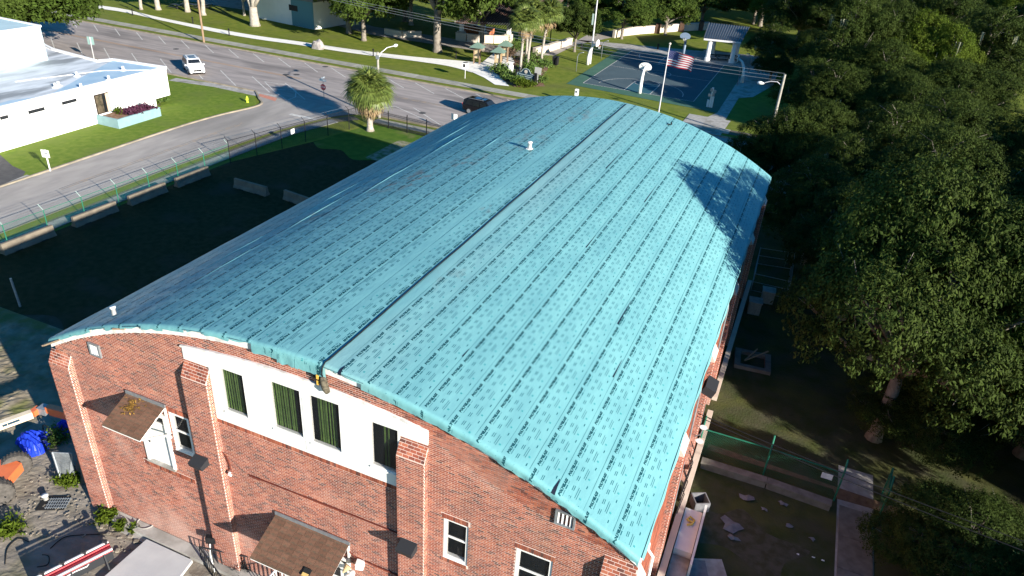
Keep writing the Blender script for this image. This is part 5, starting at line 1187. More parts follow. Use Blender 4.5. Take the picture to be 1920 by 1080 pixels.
for y in ys:
    x = fx(y); B().tube([(x, y, 0), (x, y, 1.85)], .035, 8).build('post', M_GREENP, gf)
    B().tube([(x, y, 1.85), (x-.42, y, 2.22)], .025, 6).build('barb_arm', mat('grey_vinyl', (.30, .40, .36), .6), gf)
for i in range(len(ys)-1):
    p, q = (fx(ys[i]), ys[i]), (fx(ys[i+1]), ys[i+1]); wire_panel('mesh_panel', p, q, .05, 1.8, M_GREENP, gf, .13, .0026)
    B().bar((*p, 1.82), (*q, 1.82), .02, n=6).build('top_rail', M_GREENP, gf)
for k in range(3):
    b = B(); b.tube([(fx(y)-.14*(k+1), y, 1.85+.123*(k+1)) for y in ys], .008, 4); b.build('barbed_wire', M_GALV, gf)
bf = thing('dark_chain_fence', 'dark chain link fence with barbed wire leading to the palm corner', 'fence', (-48.7, 50, 0))
ys2 = [50+2.9*i for i in range(7)]
for y in ys2:
    x = fx(y); B().tube([(x, y, 0), (x, y, 2.2)], .04, 8).build('post', M_BFENCE, bf); B().tube([(x, y, 2.2), (x-.4, y+.05, 2.5)], .025, 6).build('barb_arm', M_BFENCE, bf)
for i in range(len(ys2)-1):
    p, q = (fx(ys2[i]), ys2[i]), (fx(ys2[i+1]), ys2[i+1]); wire_panel('mesh_panel', p, q, .05, 2.15, M_BFENCE, bf, .12, .004); B().bar((*p, 2.18), (*q, 2.18), .025, n=6).build('top_rail', M_BFENCE, bf)
b = B(); b.tube([(fx(y)-.3, y, 2.42) for y in ys2], .01, 4); b.build('barbed_wire', M_GALV, bf)
c = P(568, 256, 1.2); B().box((fx(57)+.05, 57.2, 1.45), (.03, .55, .5)).build('small_notice', M_WHITE, bf)
of = thing('picket_fence', 'black ornamental metal picket fence behind the palm', 'fence', (-44.2, 67.2, 0)); A1, A2 = Vector((-44.2, 67.4)), Vector((-28.5, 66.3)); Lf = (A2-A1).length; df = (A2-A1)/Lf
mp_ = B().bar((0, 0, .1), (0, 0, 1.75), .022).add([(-.011, 0, 1.75), (.011, 0, 1.75), (0, 0, 1.86)], [(0, 1, 2)]).mesh('picket'); n = int(Lf/.125)
for i in range(n):
    p = A1+df*(i+.5)*.125; obj('picket', mp_, M_BFENCE, of, (p.x+44.2, p.y-67.2, 0))
i = 0
while i*2.45 < Lf:
    p = A1+df*i*2.45; B().bar((p.x, p.y, 0), (p.x, p.y, 1.98), .075).build('post', M_BFENCE, of); i += 1
for z_ in (.22, 1.5, 1.65): B().bar((A1.x, A1.y, z_), (A2.x, A2.y, z_), .035).build('rail', M_BFENCE, of)
# jersey barriers
def barrier(label, a, c, top=True):
    a, c = Vector((a[0], a[1])), Vector((c[0], c[1])); L = (c-a).length; ang = math.atan2((c-a).y, (c-a).x); mid = (a+c)/2
    t = thing('concrete_barrier', label, 'barrier', (mid.x, mid.y, 0), ang, 'concrete barriers in the yard')
    pf = [(-.30, 0), (-.30, .08), (-.16, .32), (-.10, .80), (.10, .80), (.16, .32), (.30, .08), (.30, 0)]; n = 8; b = B()
    b.add([(-L/2, y, z_) for y, z_ in pf]+[(L/2, y, z_) for y, z_ in pf], [tuple(range(n))[::-1], tuple(range(n, 2*n))]+[(i, (i+1) % n, (i+1) % n+n, i+n) for i in range(n)])
    b.build('barrier_body', mat('barrier_concrete', (.20, .17, .13), .92, (.14, .12, .095), 2), t, world=False)
    for x in (-L/4, L/4): B().box((x, 0, .04), (.5, .66, .06)).build('foot_slot', M_DARK, t, world=False)
for (y0, y1, l_) in ((28.2, 32.0, 'nearest concrete barrier in the row along the green fence'), (33.6, 37.3, 'second concrete barrier in the row along the green fence'), (38.5, 42.1, 'third concrete barrier in the row along the green fence'), (43.2, 46.8, 'farthest concrete barrier in the row along the green fence')):
    barrier(l_, (-48.75+(y0-28)*.045, y0), (-48.75+(y1-28)*.045, y1))
barrier('shaded concrete barrier standing across the yard, nearer the green fence', P2(442, 350), P2(502, 367)); barrier('shaded concrete barrier standing across the yard, nearer the gymnasium', P2(535, 372), P2(600, 395))
barrier('weathered concrete block lying at the left foot of the brick wall', P2(155, 872), P2(165, 905))
c = P(38, 575); t = thing('short_steel_post', 'lone grey steel channel post leaning in the dark yard', 'post', (c.x, c.y, 0)); B().tube([(0, 0, 0), (-.25, .1, 1.9)], .07, 6).build('post_shaft', M_GALV, t, world=False)
# =================================================================== FRONT LEFT YARD THINGS
# boom lift (partly in frame)
lf = thing('boom_lift', 'orange boom lift with big dirt covered tyres and a cream boom', 'machine', (-31.2, 14.6, 0), 0)
def wheel(c, ax, R=.62, wd=.42, nm='wheel'):
    """tyre with tread lugs and an orange rim, axle along the unit vector ax"""
    c = Vector(c); q = Vector(ax).to_track_quat('Z', 'Y').to_matrix(); b = B(); n = 28
    pr = [(R*.56, -wd/2), (R*.86, -wd/2), (R*.97, -wd*.38), (R, -wd*.2), (R, wd*.2), (R*.97, wd*.38), (R*.86, wd/2), (R*.56, wd/2)]
    b.lathe(pr, n=n)
    for i in range(26):
        a = 2*PI*i/26
        for s_ in (-1, 1):
            M_ = Matrix.Rotation(a+(.06*s_), 3, 'Z'); b.box(M_ @ Vector((R-.008, 0, s_*wd*.22)), (.035, .05, wd*.46), M=M_)
    b.v = [tuple(q @ Vector(v)+c) for v in b.v]; w_ = b.build(nm, M_TYRE, lf)
    rb = B().lathe([(.03, .0), (R*.3, .0), (R*.5, wd*.28), (R*.57, wd*.47), (R*.5, wd*.5), (R*.46, wd*.3), (R*.25, wd*.12), (.03, wd*.14)], n=20); rb.v = [tuple(q @ Vector(v)+c) for v in rb.v]; rb.build('rim', M_ORANGE, w_)
c1_ = P(30, 872, .62); c2_ = P(-4, 925, .62)
axd = Vector((.82, .57, 0)).normalized(); axd = Vector((.86, -.5, 0)).normalized()
wheel(c1_, axd); wheel(c2_, axd)
ch = B(); p0, p1 = P(28, 870, .75), P(-3, 905, .75); lat = Vector((-.5, -.86, 0)); back = -axd
cc = (Vector(p0)+Vector(p1))/2
ch.prism([tuple((P(26, 862, 1.0)).to_2d()), tuple(P(40, 868, 1.0).to_2d()), tuple(P(12, 900, 1.0).to_2d()), tuple(P(-40, 915, 1.0).to_2d()), tuple(P(-60, 880, 1.0).to_2d()), tuple(P(-10, 862, 1.0).to_2d())], .55, 1.0); ch.build('chassis', M_ORANGE, lf)
ax_ = B().bar(P(36, 866, .7), P(10, 878, .8), .18).bar(P(6, 893, .6), P(-3, 915, .6), .15); ax_.build('axle', M_ORANGE, lf)
k0, k1 = P(-40, 812, 2.0), P(60, 776, 2.0); B().bar(k0, k1, .30, .34).build('boom', M_CREAM, lf)
tb_ = B()
for i, u in enumerate((.50, .545, .60, .645, .69, .735, .78)): 
    p = k0.lerp(k1, u); tb_.box(p+Vector((.09, -.17, .02)), (.10, .01, .12), math.atan2((k1-k0).y, (k1-k0).x))
tb_.build('boom_lettering', M_NAVY, lf)
B().bar(k1, P(74, 766, 2.0), .26, .30).bar(P(72, 768, 2.05), P(94, 764, 2.1), .2, .2).build('boom_knuckle', M_ORANGE, lf); B().bar(P(76, 766, 2.02), P(90, 770, 2.0), .40, .36).build('hinge_plate', M_GALV, lf)
B().bar(P(90, 766, 2.15), P(190, 792, 2.25), .30, .34).build('jib', M_ORANGE, lf); B().bar(P(94, 774, 1.75), P(190, 800, 1.8), .16, .2).build('jib_cylinder', M_ORANGE, lf)
# blue tarp bundle
c = P(100, 812); t = thing('blue_tarp', 'crumpled shiny blue tarp bundle behind the orange wheel', 'tarp', (c.x, c.y, 0))
a, e = P(40, 846), P(158, 792); nn = 34; V = []; r = random.Random(4); dd = (e-a); pr = Vector((-dd.y, dd.x, 0)).normalized()
for i in range(nn+1):
    for j in range(13):
        u, v = i/nn, j/12; w_ = .95*(.75+.25*math.sin(u*9)); hz = .75*math.sin(PI*v)**.6*(.7+.3*math.sin(u*7+1))*min(1, 6*u+.3, 6*(1-u)+.3)
        hz += .09*math.sin(i*2.1+j*1.7)+.05*r.uniform(-1, 1); V.append(tuple(a+dd*u+pr*(v-.5)*w_*2+Vector((0, 0, max(.02, hz)))-t.location))
F = [(i*13+j, i*13+j+1, (i+1)*13+j+1, (i+1)*13+j) for i in range(nn) for j in range(12)]
obj('tarp_sheet', npmesh('tarp_sheet', np.array(V), np.array(F)), M_BLUE, t)
b = B(); p = a+dd*.45
b.tube([p+pr*s_*.8+Vector((0, 0, .62*math.cos(s_*PI/2)**.6+.08 if abs(s_) < 1 else .05)) for s_ in np.linspace(-1, 1, 9)], .03, 6); b.build('tie_strap', M_BLACK, t)
# leaning chain link panel
t = thing('mesh_panel_section', 'loose grey chain link fence section standing by the brick corner', 'fence panel', tuple(P(110, 900)))
a, e = P(98, 848, 1.5), P(116, 905); f_, g_ = P(134, 850, 1.5), P(140, 898)
B().tube([a, e], .045, 8).build('frame_post', M_GALV, t); B().tube([f_, g_], .025, 6).build('frame_post', M_GALV, t); B().tube([a, f_], .02, 6).tube([e, g_], .02, 6).build('frame_rail', M_GALV, t)
b = B(); n = 22
for i in range(n):
    for (u0, v0, u1, v1) in ((i/n, 0, min(1, i/n+.5), min(1, (1-i/n)*2)), (0, i/n, min(1, 1), 1) if False else (1-i/n, 0, max(0, .5-i/n), min(1, (1-i/n)*2)), (0, i/n, (1-i/n)*.5, 1), (1, i/n, 1-(1-i/n)*.5, 1)):
        A = a.lerp(f_, u0).lerp(e.lerp(g_, u0), v0); Bq = a.lerp(f_, u1).lerp(e.lerp(g_, u1), v1); b.bar(A, Bq, .012)
b.build('wire_mesh', M_GALV, t)
# storm grate
c = P(101, 945); t = thing('drain_grate', 'black storm drain grate in a dark pit with a white bucket lid beside it', 'grate', (c.x, c.y, .05), .5)
B().box((0, 0, .0), (1.15, .8, .05)).build('pit', M_INT, t, world=False)
for i in range(9): B().box((-.3+i*.1+.12, -.05, .05), (.025, .62, .04)).build('grate_bar', M_GALV, t, world=False)
for i in range(4): B().box((.22, -.3+i*.17, .055), (.9, .025, .03)).build('grate_bar', M_GALV, t, world=False)
c = P(85, 932, .2); t = thing('white_bucket', 'small white plastic bucket beside the storm grate', 'bucket', (c.x, c.y, 0)); B().lathe([(.10, 0), (.13, .28), (.14, .28), (.14, .32), (.03, .33)], n=14).build('bucket_body', M_WHITE, t, True, world=False)
# trailer-mounted ladder hoist: red web between white rails
a, e = P(207, 1023, .95), P(60, 1097, .95); ax2 = (e-a).normalized(); sd2 = Vector((-ax2.y, ax2.x, 0))
if sd2.y > 0: sd2 = -sd2
t = thing('ladder_hoist', 'red ladder hoist with white rails standing on thin legs over the dirt', 'hoist', (a.x, a.y, 0))
L = (e-a).length
B().bar(a-Vector((0, 0, .12)), e-Vector((0, 0, .12)), .30, .10).build('red_web', M_RED, t)
for s_, zz in ((-.20, .06), (.20, .0)):
    B().bar(a+sd2*s_+Vector((0, 0, zz)), e+sd2*s_+Vector((0, 0, zz)), .06, .07).build('rail', M_ALU, t)
for s_ in (-.12, .08): B().bar(a+sd2*s_+Vector((0, 0, -.02)), e+sd2*s_+Vector((0, 0, -.02)), .03, .05).build('inner_rail', M_RED, t)
for u in (.04, .32, .6, .85): B().box(a.lerp(e, u)-sd2*.22+Vector((0, 0, .12)), (.16, .12, .14), .4).build('clamp', M_DARK, t)
for u in (.12, .55, .9):
    p = a.lerp(e, u); B().bar(p+sd2*.15, (p+sd2*.5).to_2d().to_3d(), .05).bar(p-sd2*.15, (p-sd2*.5).to_2d().to_3d(), .05).build('leg', M_DARK, t)
B().bar(a-Vector((0, 0, .45)), e-Vector((0, 0, .45)), .10, .5).build('side_skirt', M_DARK, t)
for i in range(3):
    p = a.lerp(e, .08+.28*i)-Vector((0, 0, .3)); B().bar(p, p+sd2*.0+ax2*.9*0+Vector((0, 0, -.5)), .04).build('strut', M_DARK, t)
p = P(168, 1057, .6); b = B().tube([P(110, 1090, .6), P(140, 1072, .6), P(163, 1062, .6), P(168, 1055, .62), P(166, 1048, .7)], .03, 6); b.build('white_handle', M_ALU, t)
# slab and kerb
t = thing('concrete_slab', 'large pale grey concrete slab lying on the dirt before the brick wall', 'slab', tuple(P(270, 1050)))
q = [P(275, 1011, .22), P(360.5, 1050, .22), P(330, 1090, .22), P(185, 1090, .22)]; B().prism([(v.x, v.y) for v in q], .06, .22).build('slab_body', mat('slab_grey', (.47, .47, .47), .8, (.42, .42, .425), 1.5, .1, 10), t)
lst = [P2(*p) for p in ((245, 990), (262, 1000), (300, 1022), (345, 1045), (360, 1050))]; kerb('yard_kerb', lst, .18, .16, None, M_CONC)
struct('wall_apron', sheet([(-23.3, 14.5), (-17.6, 14.5), (-17.4, 13.4), (-18.6, 13.9), (-20.9, 14.0), (-22.6, 13.7)], .05), mat('apron', (.25, .215, .175), .95, (.17, .14, .11), 3, 1, 10))
# drain basin
c = P(277, 985); t = thing('basin', 'small dark half round basin set in the wall ledge', 'basin', (c.x, c.y, .05)); B().lathe([(.42, 0), (.42, .2), (.36, .2), (.34, .06), (.02, .05)], n=16).build('basin_rim', M_CONC, t, True, world=False); B().lathe([(.33, .1), (.02, .11)], n=14).build('basin_water', M_BLACK, t, world=False)
# stair well railing
st = thing('stairwell_railing', 'black metal railing with thin bars around the basement stairwell', 'railing', (-16.5, 13.6, 0))
pr0 = [P(372, 1028, 1.0), P(410, 1036, 1.0), P(450, 1036, 1.0), P(482, 1042, 1.0)]; ends = [P(415, 1092, .95), P(430, 1085, .95)]
R_pts = [Vector((-18.1, 13.2, 1)), Vector((-16.2, 13.9, 1)), Vector((-14.4, 13.9, 1)), Vector((-13.6, 13.2, 1))]
def railrun(p, q, n, z0=0):
    B().bar(p, q, .045).bar(Vector((p.x, p.y, z0+.12)), Vector((q.x, q.y, z0+.12)), .035).build('rail', M_DARK, st)
    for i in range(n+1):
        v = p.lerp(q, i/n); B().bar((v.x, v.y, z0), (v.x, v.y, v.z), .022).build('baluster', M_DARK, st)
qa = P(373, 1025, 1.0); qb = P(405, 1028, 1.0)
railrun(qa, P(452, 1042, 1.0), 10); railrun(P(452, 1042, 1.0), P(488, 1046, 1.0), 6); railrun(qa, P(425, 1095, 1.0), 12)
t = thing('trash_pile', 'dark tangled netting pile behind the stairwell railing', 'pile', tuple(P(462, 1062))); tuft('tangle', [tuple(P(462, 1065))], 500, .45, .6, .3, M_BLACK, t, 11, .06)
t = thing('white_handrail', 'white metal stair handrail with thin bars below the lower canopy', 'railing', tuple(P(520, 1085))); a, e = P(521, 1064, 1.6), P(495, 1092, 1.0)
B().bar(a, e, .05).bar(a, P(560, 1082, 1.6), .05).build('rail', M_WHITE, t)
for i in range(7):
    v = a.lerp(e, i/6); B().bar(v, v-Vector((0, 0, .9)), .03).build('baluster', M_WHITE, t)
    v = a.lerp(P(560, 1082, 1.6), i/6); B().bar(v, v-Vector((0, 0, .9)), .03).build('baluster', M_WHITE, t)
t = thing('site_lamp', 'black work lamp on a white stand beside the stairwell railing', 'work lamp', tuple(P(395, 1065))); p = P(395, 1060); B().tube([p, p+Vector((.1, .1, 1.3))], .025, 6).tube([p+Vector((-.4, .2, .02)), p+Vector((.05, .05, .6)), p+Vector((.4, -.2, .02))], .02, 6).build('stand', M_WHITE, t); B().box(p+Vector((.15, .15, 1.45)), (.4, .2, .32), .4).build('lamp_body', M_BLACK, t)
r = random.Random(12); b = B()
for i in range(200):
    px, py = (r.uniform(30, 175), r.uniform(890, 1010)) if i % 3 else (r.uniform(190, 330), r.uniform(975, 1040)); c = P(px, py); q = r.uniform(.015, .05) if i % 12 else r.uniform(.06, .11)
    b.box((c.x, c.y, .05+q*.3), (q*2, q*1.4, q), r.uniform(0, 3))
tag(b.build('rubble', mat('rubble', (.28, .245, .20), .95, (.19, .165, .13), 3, rnd=.2)), 'loose rubble scattered over the dirt by the brick corner', 'rubble', None, 'stuff')
# weeds near the corner
for i, (px, py, r_, l_) in enumerate(((130, 905, .45, 'green weeds at the foot of the loose fence section'), (198, 970, .4, 'low green weeds at the brick corner pilaster'), (215, 968, .3, 'small weeds growing from the ledge at the brick corner'), (228, 988, .25, 'small weed tuft on the bare ledge'), (252, 994, .2, 'tiny weed tuft by the yard kerb'), (108, 828, .6, 'dark green bush between the blue tarp and the brick corner'), (12, 1000, .55, 'green weed patch at the left edge of the dirt'))):
    c = P(px, py); t = thing('weed_clump', l_, 'weeds', (c.x, c.y, 0), 0, 'weeds around the front corner'); tuft('foliage', [(c.x+random.uniform(-r_, r_)*.7, c.y+random.uniform(-r_, r_)*.7, .05) for _ in range(9)], int(900*r_+200), r_*.6, r_*.9, .13, M_LEAF3 if i != 5 else M_SHRUB, t, 40+i)
# hoses
for pts, l_ in ((((95, 1030), (120, 1010), (150, 1005), (190, 1003), (225, 998)), 'black hose snaking over the dirt near the hoist'), (((10, 1060), (15, 1030), (35, 1012), (55, 1018)), 'black hose loop at the left edge of the dirt'), (((70, 1065), (90, 1060), (92, 1045), (80, 1042)), 'small black hose coil on the dirt')):
    o = B().tube([(*v, .06) for v in smooth_line([P2(*p) for p in pts], 6)], .02, 5).build('hose', M_BLACK, None); tag(o, l_, 'hose')
# =================================================================== RIGHT YARD THINGS
t = thing('open_crate', 'pale open square box lying on the dark grass of the right yard', 'crate', tuple(P(1310, 950)), .5)
for (x, y, sx, sy) in ((-.33, 0, .05, .7), (.33, 0, .05, .7), (0, -.33, .61, .05), (0, .33, .61, .05)): B().box((x, y, .28), (sx, sy, .56)).build('side_panel', M_LIT, t, world=False)
B().box((0, 0, .03), (.6, .6, .04)).build('base_panel', M_DARK, t, world=False)
r = random.Random(9)
for i, (px, py, s_, l_) in enumerate(((1372, 985, 1.1, 'largest pale plastic sheet scrap on the right yard grass'), (1400, 935, .7, 'crumpled pale plastic scrap above the largest one'), (1375, 1010, .5, 'thin pale plastic strip below the largest scrap'), (1432, 955, .3, 'small pale plastic scrap towards the gate walk'), (1468, 945, .4, 'white twisted plastic scrap beside the gate walk'), (1478, 985, .35, 'white plastic scrap next to the gate walk edge'), (1523, 1012, .3, 'small white crumpled paper by the gate walk'), (1496, 1039, .12, 'left one of three small white cards on the dark grass'), (1525, 1045, .12, 'middle one of three small white cards on the dark grass'), (1543, 1051, .12, 'right one of three small white cards on the dark grass'))):
    c = P(px, py, .03); b = B(); n = 9; pts = []
    for k in range(n): a_ = 2*PI*k/n; q = s_*r.uniform(.35, 1)*.7; pts.append((q*math.cos(a_)*1.1, q*math.sin(a_)*.8, r.uniform(.01, .1)*min(1, s_*2)))
    b.add(pts+[(0, 0, .12*min(1, s_*2))], [(k, (k+1) % n, n) for k in range(n)]); o = b.build('plastic_scrap', M_LIT if i < 7 else M_WHITE, None); o.location = c; tag(o, l_, 'litter', 'litter on the right yard')
t = thing('board_stack', 'pale grey flat boards lying beside the right corner of the building', 'boards', tuple(P(1290, 1075)), .35); p = P(1290, 1075)
B().box((0, 0, .25), (1.5, 1.0, .08)).build('board', M_LIT, t, world=False); B().box((.75, .1, .2), (1.6, 1.1, .08), .06).build('board', M_CONC, t, world=False); B().box((.3, 0, .08), (2, .2, .16)).build('bearer', M_WOOD, t, world=False)
t = thing('concrete_pad', 'square concrete pad frame with a dark pit in the shaded yard', 'pad', tuple(P(1410, 680)), .1)
for (x, y, sx, sy) in ((-.9, 0, .35, 2.0), (.9, 0, .35, 2.0), (0, -.85, 1.45, .3), (0, .85, 1.45, .3)): B().box((x, y, .12), (sx, sy, .24)).build('pad_edge', M_CONCD, t, world=False)
for a_ in (-.3, .35): B().bar((-.5, -.4, .3), (.5+a_, .9, .5), .07).build('timber', M_WOOD, t, world=False)
for i, (px, py, l_) in enumerate(((1412, 585, 'left grey utility unit in the shaded yard'), (1437, 565, 'right grey utility unit in the shaded yard'))):
    t = thing('utility_unit', l_, 'utility unit', tuple(P(px, py)), .1, 'utility units in the shaded yard'); B().box((0, 0, .45), (.8, .8, .9)).build('unit_body', M_GALV, t, world=False); B().box((0, 0, .93), (.9, .9, .06)).build('unit_lid', M_CONC, t, world=False)
t = thing('dark_cage', 'thin framed dark enclosure cage in the shaded yard', 'enclosure', tuple(P(1450, 530))); q = [P(1418, 495), P(1482, 505), P(1474, 560), P(1408, 545)]
for i in range(4):
    a, e = q[i], q[(i+1) % 4]
    for z_ in (.05, .75, 1.4): B().bar(a+Vector((0, 0, z_)), e+Vector((0, 0, z_)), .04).build('rail', M_GALV, t)
    B().bar(a, a+Vector((0, 0, 1.45)), .05).build('post', M_GALV, t); wire_panel('mesh_panel', (a.x, a.y), (e.x, e.y), .05, 1.4, M_DARK, t, .3, .008)
t = thing('satellite_dishes', 'two small white dishes on the corner of the right wall', 'dish', (XR+.3, 24.6, 6.2))
for (dy, dz) in ((0, 0), (-.6, -.25)): B().lathe([(.02, 0), (.1, .02), (.15, .06), (.16, .07)], (.25, dy, dz), 14).build('dish', M_WHITE, t, world=False)
B().tube([(0, 0, -.5), (.2, 0, -.3), (.25, 0, 0)], .025, 6).build('dish_arm', M_GALV, t, world=False)
b = B(); r = random.Random(3)
for i in range(9): p0 = Vector((XR+.25, 23+i*.3, 6-r.uniform(0, 3))); b.tube([p0, p0+Vector((.2, .2, -.6)), p0+Vector((.1, r.uniform(-.5, .5), -1.6))], .02, 5)
b.build('cable_tangle', M_BLACK, gym)
# right yard chain link fence with gate opening
rf_ = thing('yard_fence', 'green chain link fence with a gate opening over the walk in the right yard', 'fence', (5.6, 30.4, 0))
segs = [((-.9, 30.3), (2.4, 30.35)), ((2.4, 30.35), (5.75, 30.2))]; seg2 = [((7.75, 30.0), (11.4, 30.1)), ((11.4, 30.1), (14.6, 30.1)), ((14.6, 30.1), (18, 30.1))]
for (a, e) in segs+seg2:
    wire_panel('mesh_panel', a, e, .08, 1.75, M_GREENP, rf_, .12, .0035); B().bar((*a, 1.78), (*e, 1.78), .045).build('top_rail', M_GREENP, rf_)
for (x, y) in ((-.9, 30.3), (2.4, 30.35), (5.75, 30.2), (7.75, 30.0), (11.4, 30.1), (14.6, 30.1)):
    B().tube([(x, y, 0), (x, y, 1.9), (x, y+.3, 2.4)], .045, 8).build('post', M_GREENP, rf_)
g_ = wire_panel('gate_mesh', (7.7, 30.1), (7.9, 31.6), .1, 1.8, M_GREENP, rf_, .12, .012); B().bar((7.7, 30.1, 1.85), (7.9, 31.6, 1.85), .06).bar((7.9, 31.6, .1), (7.9, 31.6, 1.85), .06).build('gate_frame', M_GREENP, rf_)
B().box((5.1, 30.15, 1.35), (.5, .02, .32)).build('notice', M_WHITE, rf_)
o = B().box((8.8, 29.85, .25), (1.3, .12, .35)).build('grey_board', M_LIT, rf_)
lowwall('yard_kerb_wall', 'pale low concrete kerb wall in front of the right yard fence', [(-.6, 29.6), (2.6, 29.65), (5.6, 29.5)], .35, .3, M_CONCD)
# =================================================================== FAR PARK
c = P(480, 33); t = thing('park_restroom', 'cream and blue park restroom building behind the big pale trunk', 'building', (c.x, c.y, 0), rad(-8))
B().box((7, 4, 2.2), (14, 8, 4.4)).build('wall', M_STUC, t, world=False); B().box((11.5, -.06, 2.2), (5, .1, 4.3)).build('blue_wall_panel', mat('teal_wall', (.12, .26, .30), .8), t, world=False)
B().box((9.5, -.06, 2.9), (2.0, .16, .9)).build('window', M_DARK, t, world=False); B().box((7, 4, 4.6), (15, 9, .3)).build('roof', M_MROOF, t, world=False)
c = P(508, 33); t = thing('dark_sign_board', 'dark sign board on two posts in front of the cream restroom', 'sign', (c.x, c.y-1.5, 0), rad(-5))
for s_ in (-.9, .9): B().bar((s_, 0, 0), (s_, 0, 2.9), .16).build('post', M_TIM, t, world=False)
B().box((0, -.1, 2.5), (2.4, .1, 1.1)).build('sign_face', M_BLACK, t, world=False)
for i, (px, py, l_) in enumerate(((300, 22, 'leftmost'), (320, 20, 'second from the left'), (340, 22, 'third from the left'), (358, 21, 'rightmost'))):
    c = P(px, py); t = thing('shaded_table', f'{l_} of the four dark park tables under the shade trees', 'table', (c.x, c.y+4, 0), .3*i, 'dark tables under the shade trees'); B().box((0, 0, .75), (2.0, 1.2, .06)).build('table_top', M_DARK, t, world=False); B().bar((0, 0, 0), (0, 0, .75), .2).build('leg', M_DARK, t, world=False)
    for s_ in (-1, 1): B().box((0, s_*.95, .45), (2.0, .35, .05)).build('bench', M_DARK, t, world=False)
c = P(935, 8); t = thing('blue_play_structure', 'blue and white play structure at the top edge behind the oaks', 'playground', (c.x, c.y, 0))
for s_ in (-2, 0, 2): B().bar((s_, 0, 0), (s_, 0, 5), .25).build('post', M_STUC, t, world=False)
B().box((0, 0, 4.6), (6, 3, .4)).box((3.5, 0, 2.5), (2.5, .2, 3)).build('blue_panel', mat('bright_blue', (.03, .20, .55), .5), t, world=False); B().box((-1.5, -1, 2.0), (3, .2, 1.8)).build('white_panel', M_STUC, t, world=False)
for i, (px, py) in enumerate(((300, 60), (820, 110), (455, 57), (965, 196), (1035, 165))):
    pass
# =================================================================== TREES
def leaf_cloud(seed, blobs, ncl, per, leaf, crad, low=.25, inner=.72):
    """leaf-sized quads in clumps over the shells of many overlapping lobes"""
    r = np.random.default_rng(seed); bl = np.array(blobs); wts = bl[:, 3]*bl[:, 4]; k = r.choice(len(bl), ncl, p=wts/wts.sum())
    d = r.normal(size=(ncl, 3)); d /= np.linalg.norm(d, axis=1)[:, None]; flip = (d[:, 2] < 0) & (r.random(ncl) > low); d[flip, 2] *= -1
    rr = r.uniform(inner, 1.04, ncl)[:, None]; cc = bl[k, :3]+d*bl[k, 3:6]*rr
    keep = r.random(ncl) < 1.0
    # drop clumps that lie deep inside other lobes
    for b_ in bl:
        q = ((cc-b_[:3])/b_[3:6]); keep &= ~((np.linalg.norm(q, axis=1) < .55))
    cc = cc[keep]; d = d[keep]; n = len(cc); ci = np.repeat(np.arange(n), per); N = n*per
    csz = r.uniform(.55, 1.35, n)[ci]
    g = r.normal(size=(N, 3)); g /= np.linalg.norm(g, axis=1)[:, None]; g *= (r.random(N)**.45)[:, None]
    c = cc[ci]+g*np.array([1, 1, .6])*(crad*csz)[:, None]
    up = g*.6+d[ci]*.5+np.array([0, 0, .55])+r.normal(size=(N, 3))*.45; up /= np.linalg.norm(up, axis=1)[:, None]
    t = np.cross(up, r.normal(size=(N, 3))); t /= np.linalg.norm(t, axis=1)[:, None]; s = np.cross(up, t)
    L = (leaf*r.uniform(.6, 1.35, N))[:, None]; W = L*r.uniform(.32, .5, N)[:, None]
    V = np.stack([c-t*L, c+s*W-up*L*.1, c+t*L, c-s*W-up*L*.1], 1).reshape(-1, 3)
    return npmesh('crown', V, np.arange(4*N).reshape(-1, 4))
def lobes(seed, R, Hc, n, z0, flat=.62):
    r = np.random.default_rng(seed); out = []
    for i in range(n):
        a = r.uniform(0, 2*PI); q = R*math.sqrt(r.uniform(.02, 1))*.80; s = R*r.uniform(.20, .40); zz = z0+Hc*(1-(q/R)**2)*r.uniform(.25, .85)
        out.append((q*math.cos(a), q*math.sin(a), zz, s*r.uniform(.9, 1.25), s*r.uniform(.9, 1.25), s*flat*r.uniform(.8, 1.2)))
    return out
def limb_mesh(seed, bl, zt, r0, fork=.35, twist=.25, two=False):
    r = random.Random(seed); b = B(); hub = Vector((0, 0, zt*fork))
    b.tube([(0, 0, -.1), (.03, .02, .25), (r.uniform(-.1, .1), r.uniform(-.1, .1), zt*fork*.5), tuple(hub)], [r0*1.5, r0*1.08, r0*.95, r0*.9], 10)
    for k, q in enumerate(bl):
        e = Vector(q[:3]); mid = hub.lerp(e, .5)+Vector((r.uniform(-1, 1), r.uniform(-1, 1), r.uniform(-.3, .6)))*twist*(e-hub).length*.5
        rr = r0*r.uniform(.32, .55); b.tube([hub-Vector((0, 0, .2)), hub.lerp(mid, .55), mid, mid.lerp(e, .6), e], [rr*1.2, rr, rr*.75, rr*.5, rr*.2], 7)
        for _ in range(3):
            v = Vector((r.uniform(-1, 1), r.uniform(-1, 1), r.uniform(-.2, .8))).normalized()*q[3]*.9; b.tube([mid.lerp(e, .6), e+v*.5, e+v], [rr*.4, rr*.22, rr*.06], 5)
    return b.mesh('trunk', True)
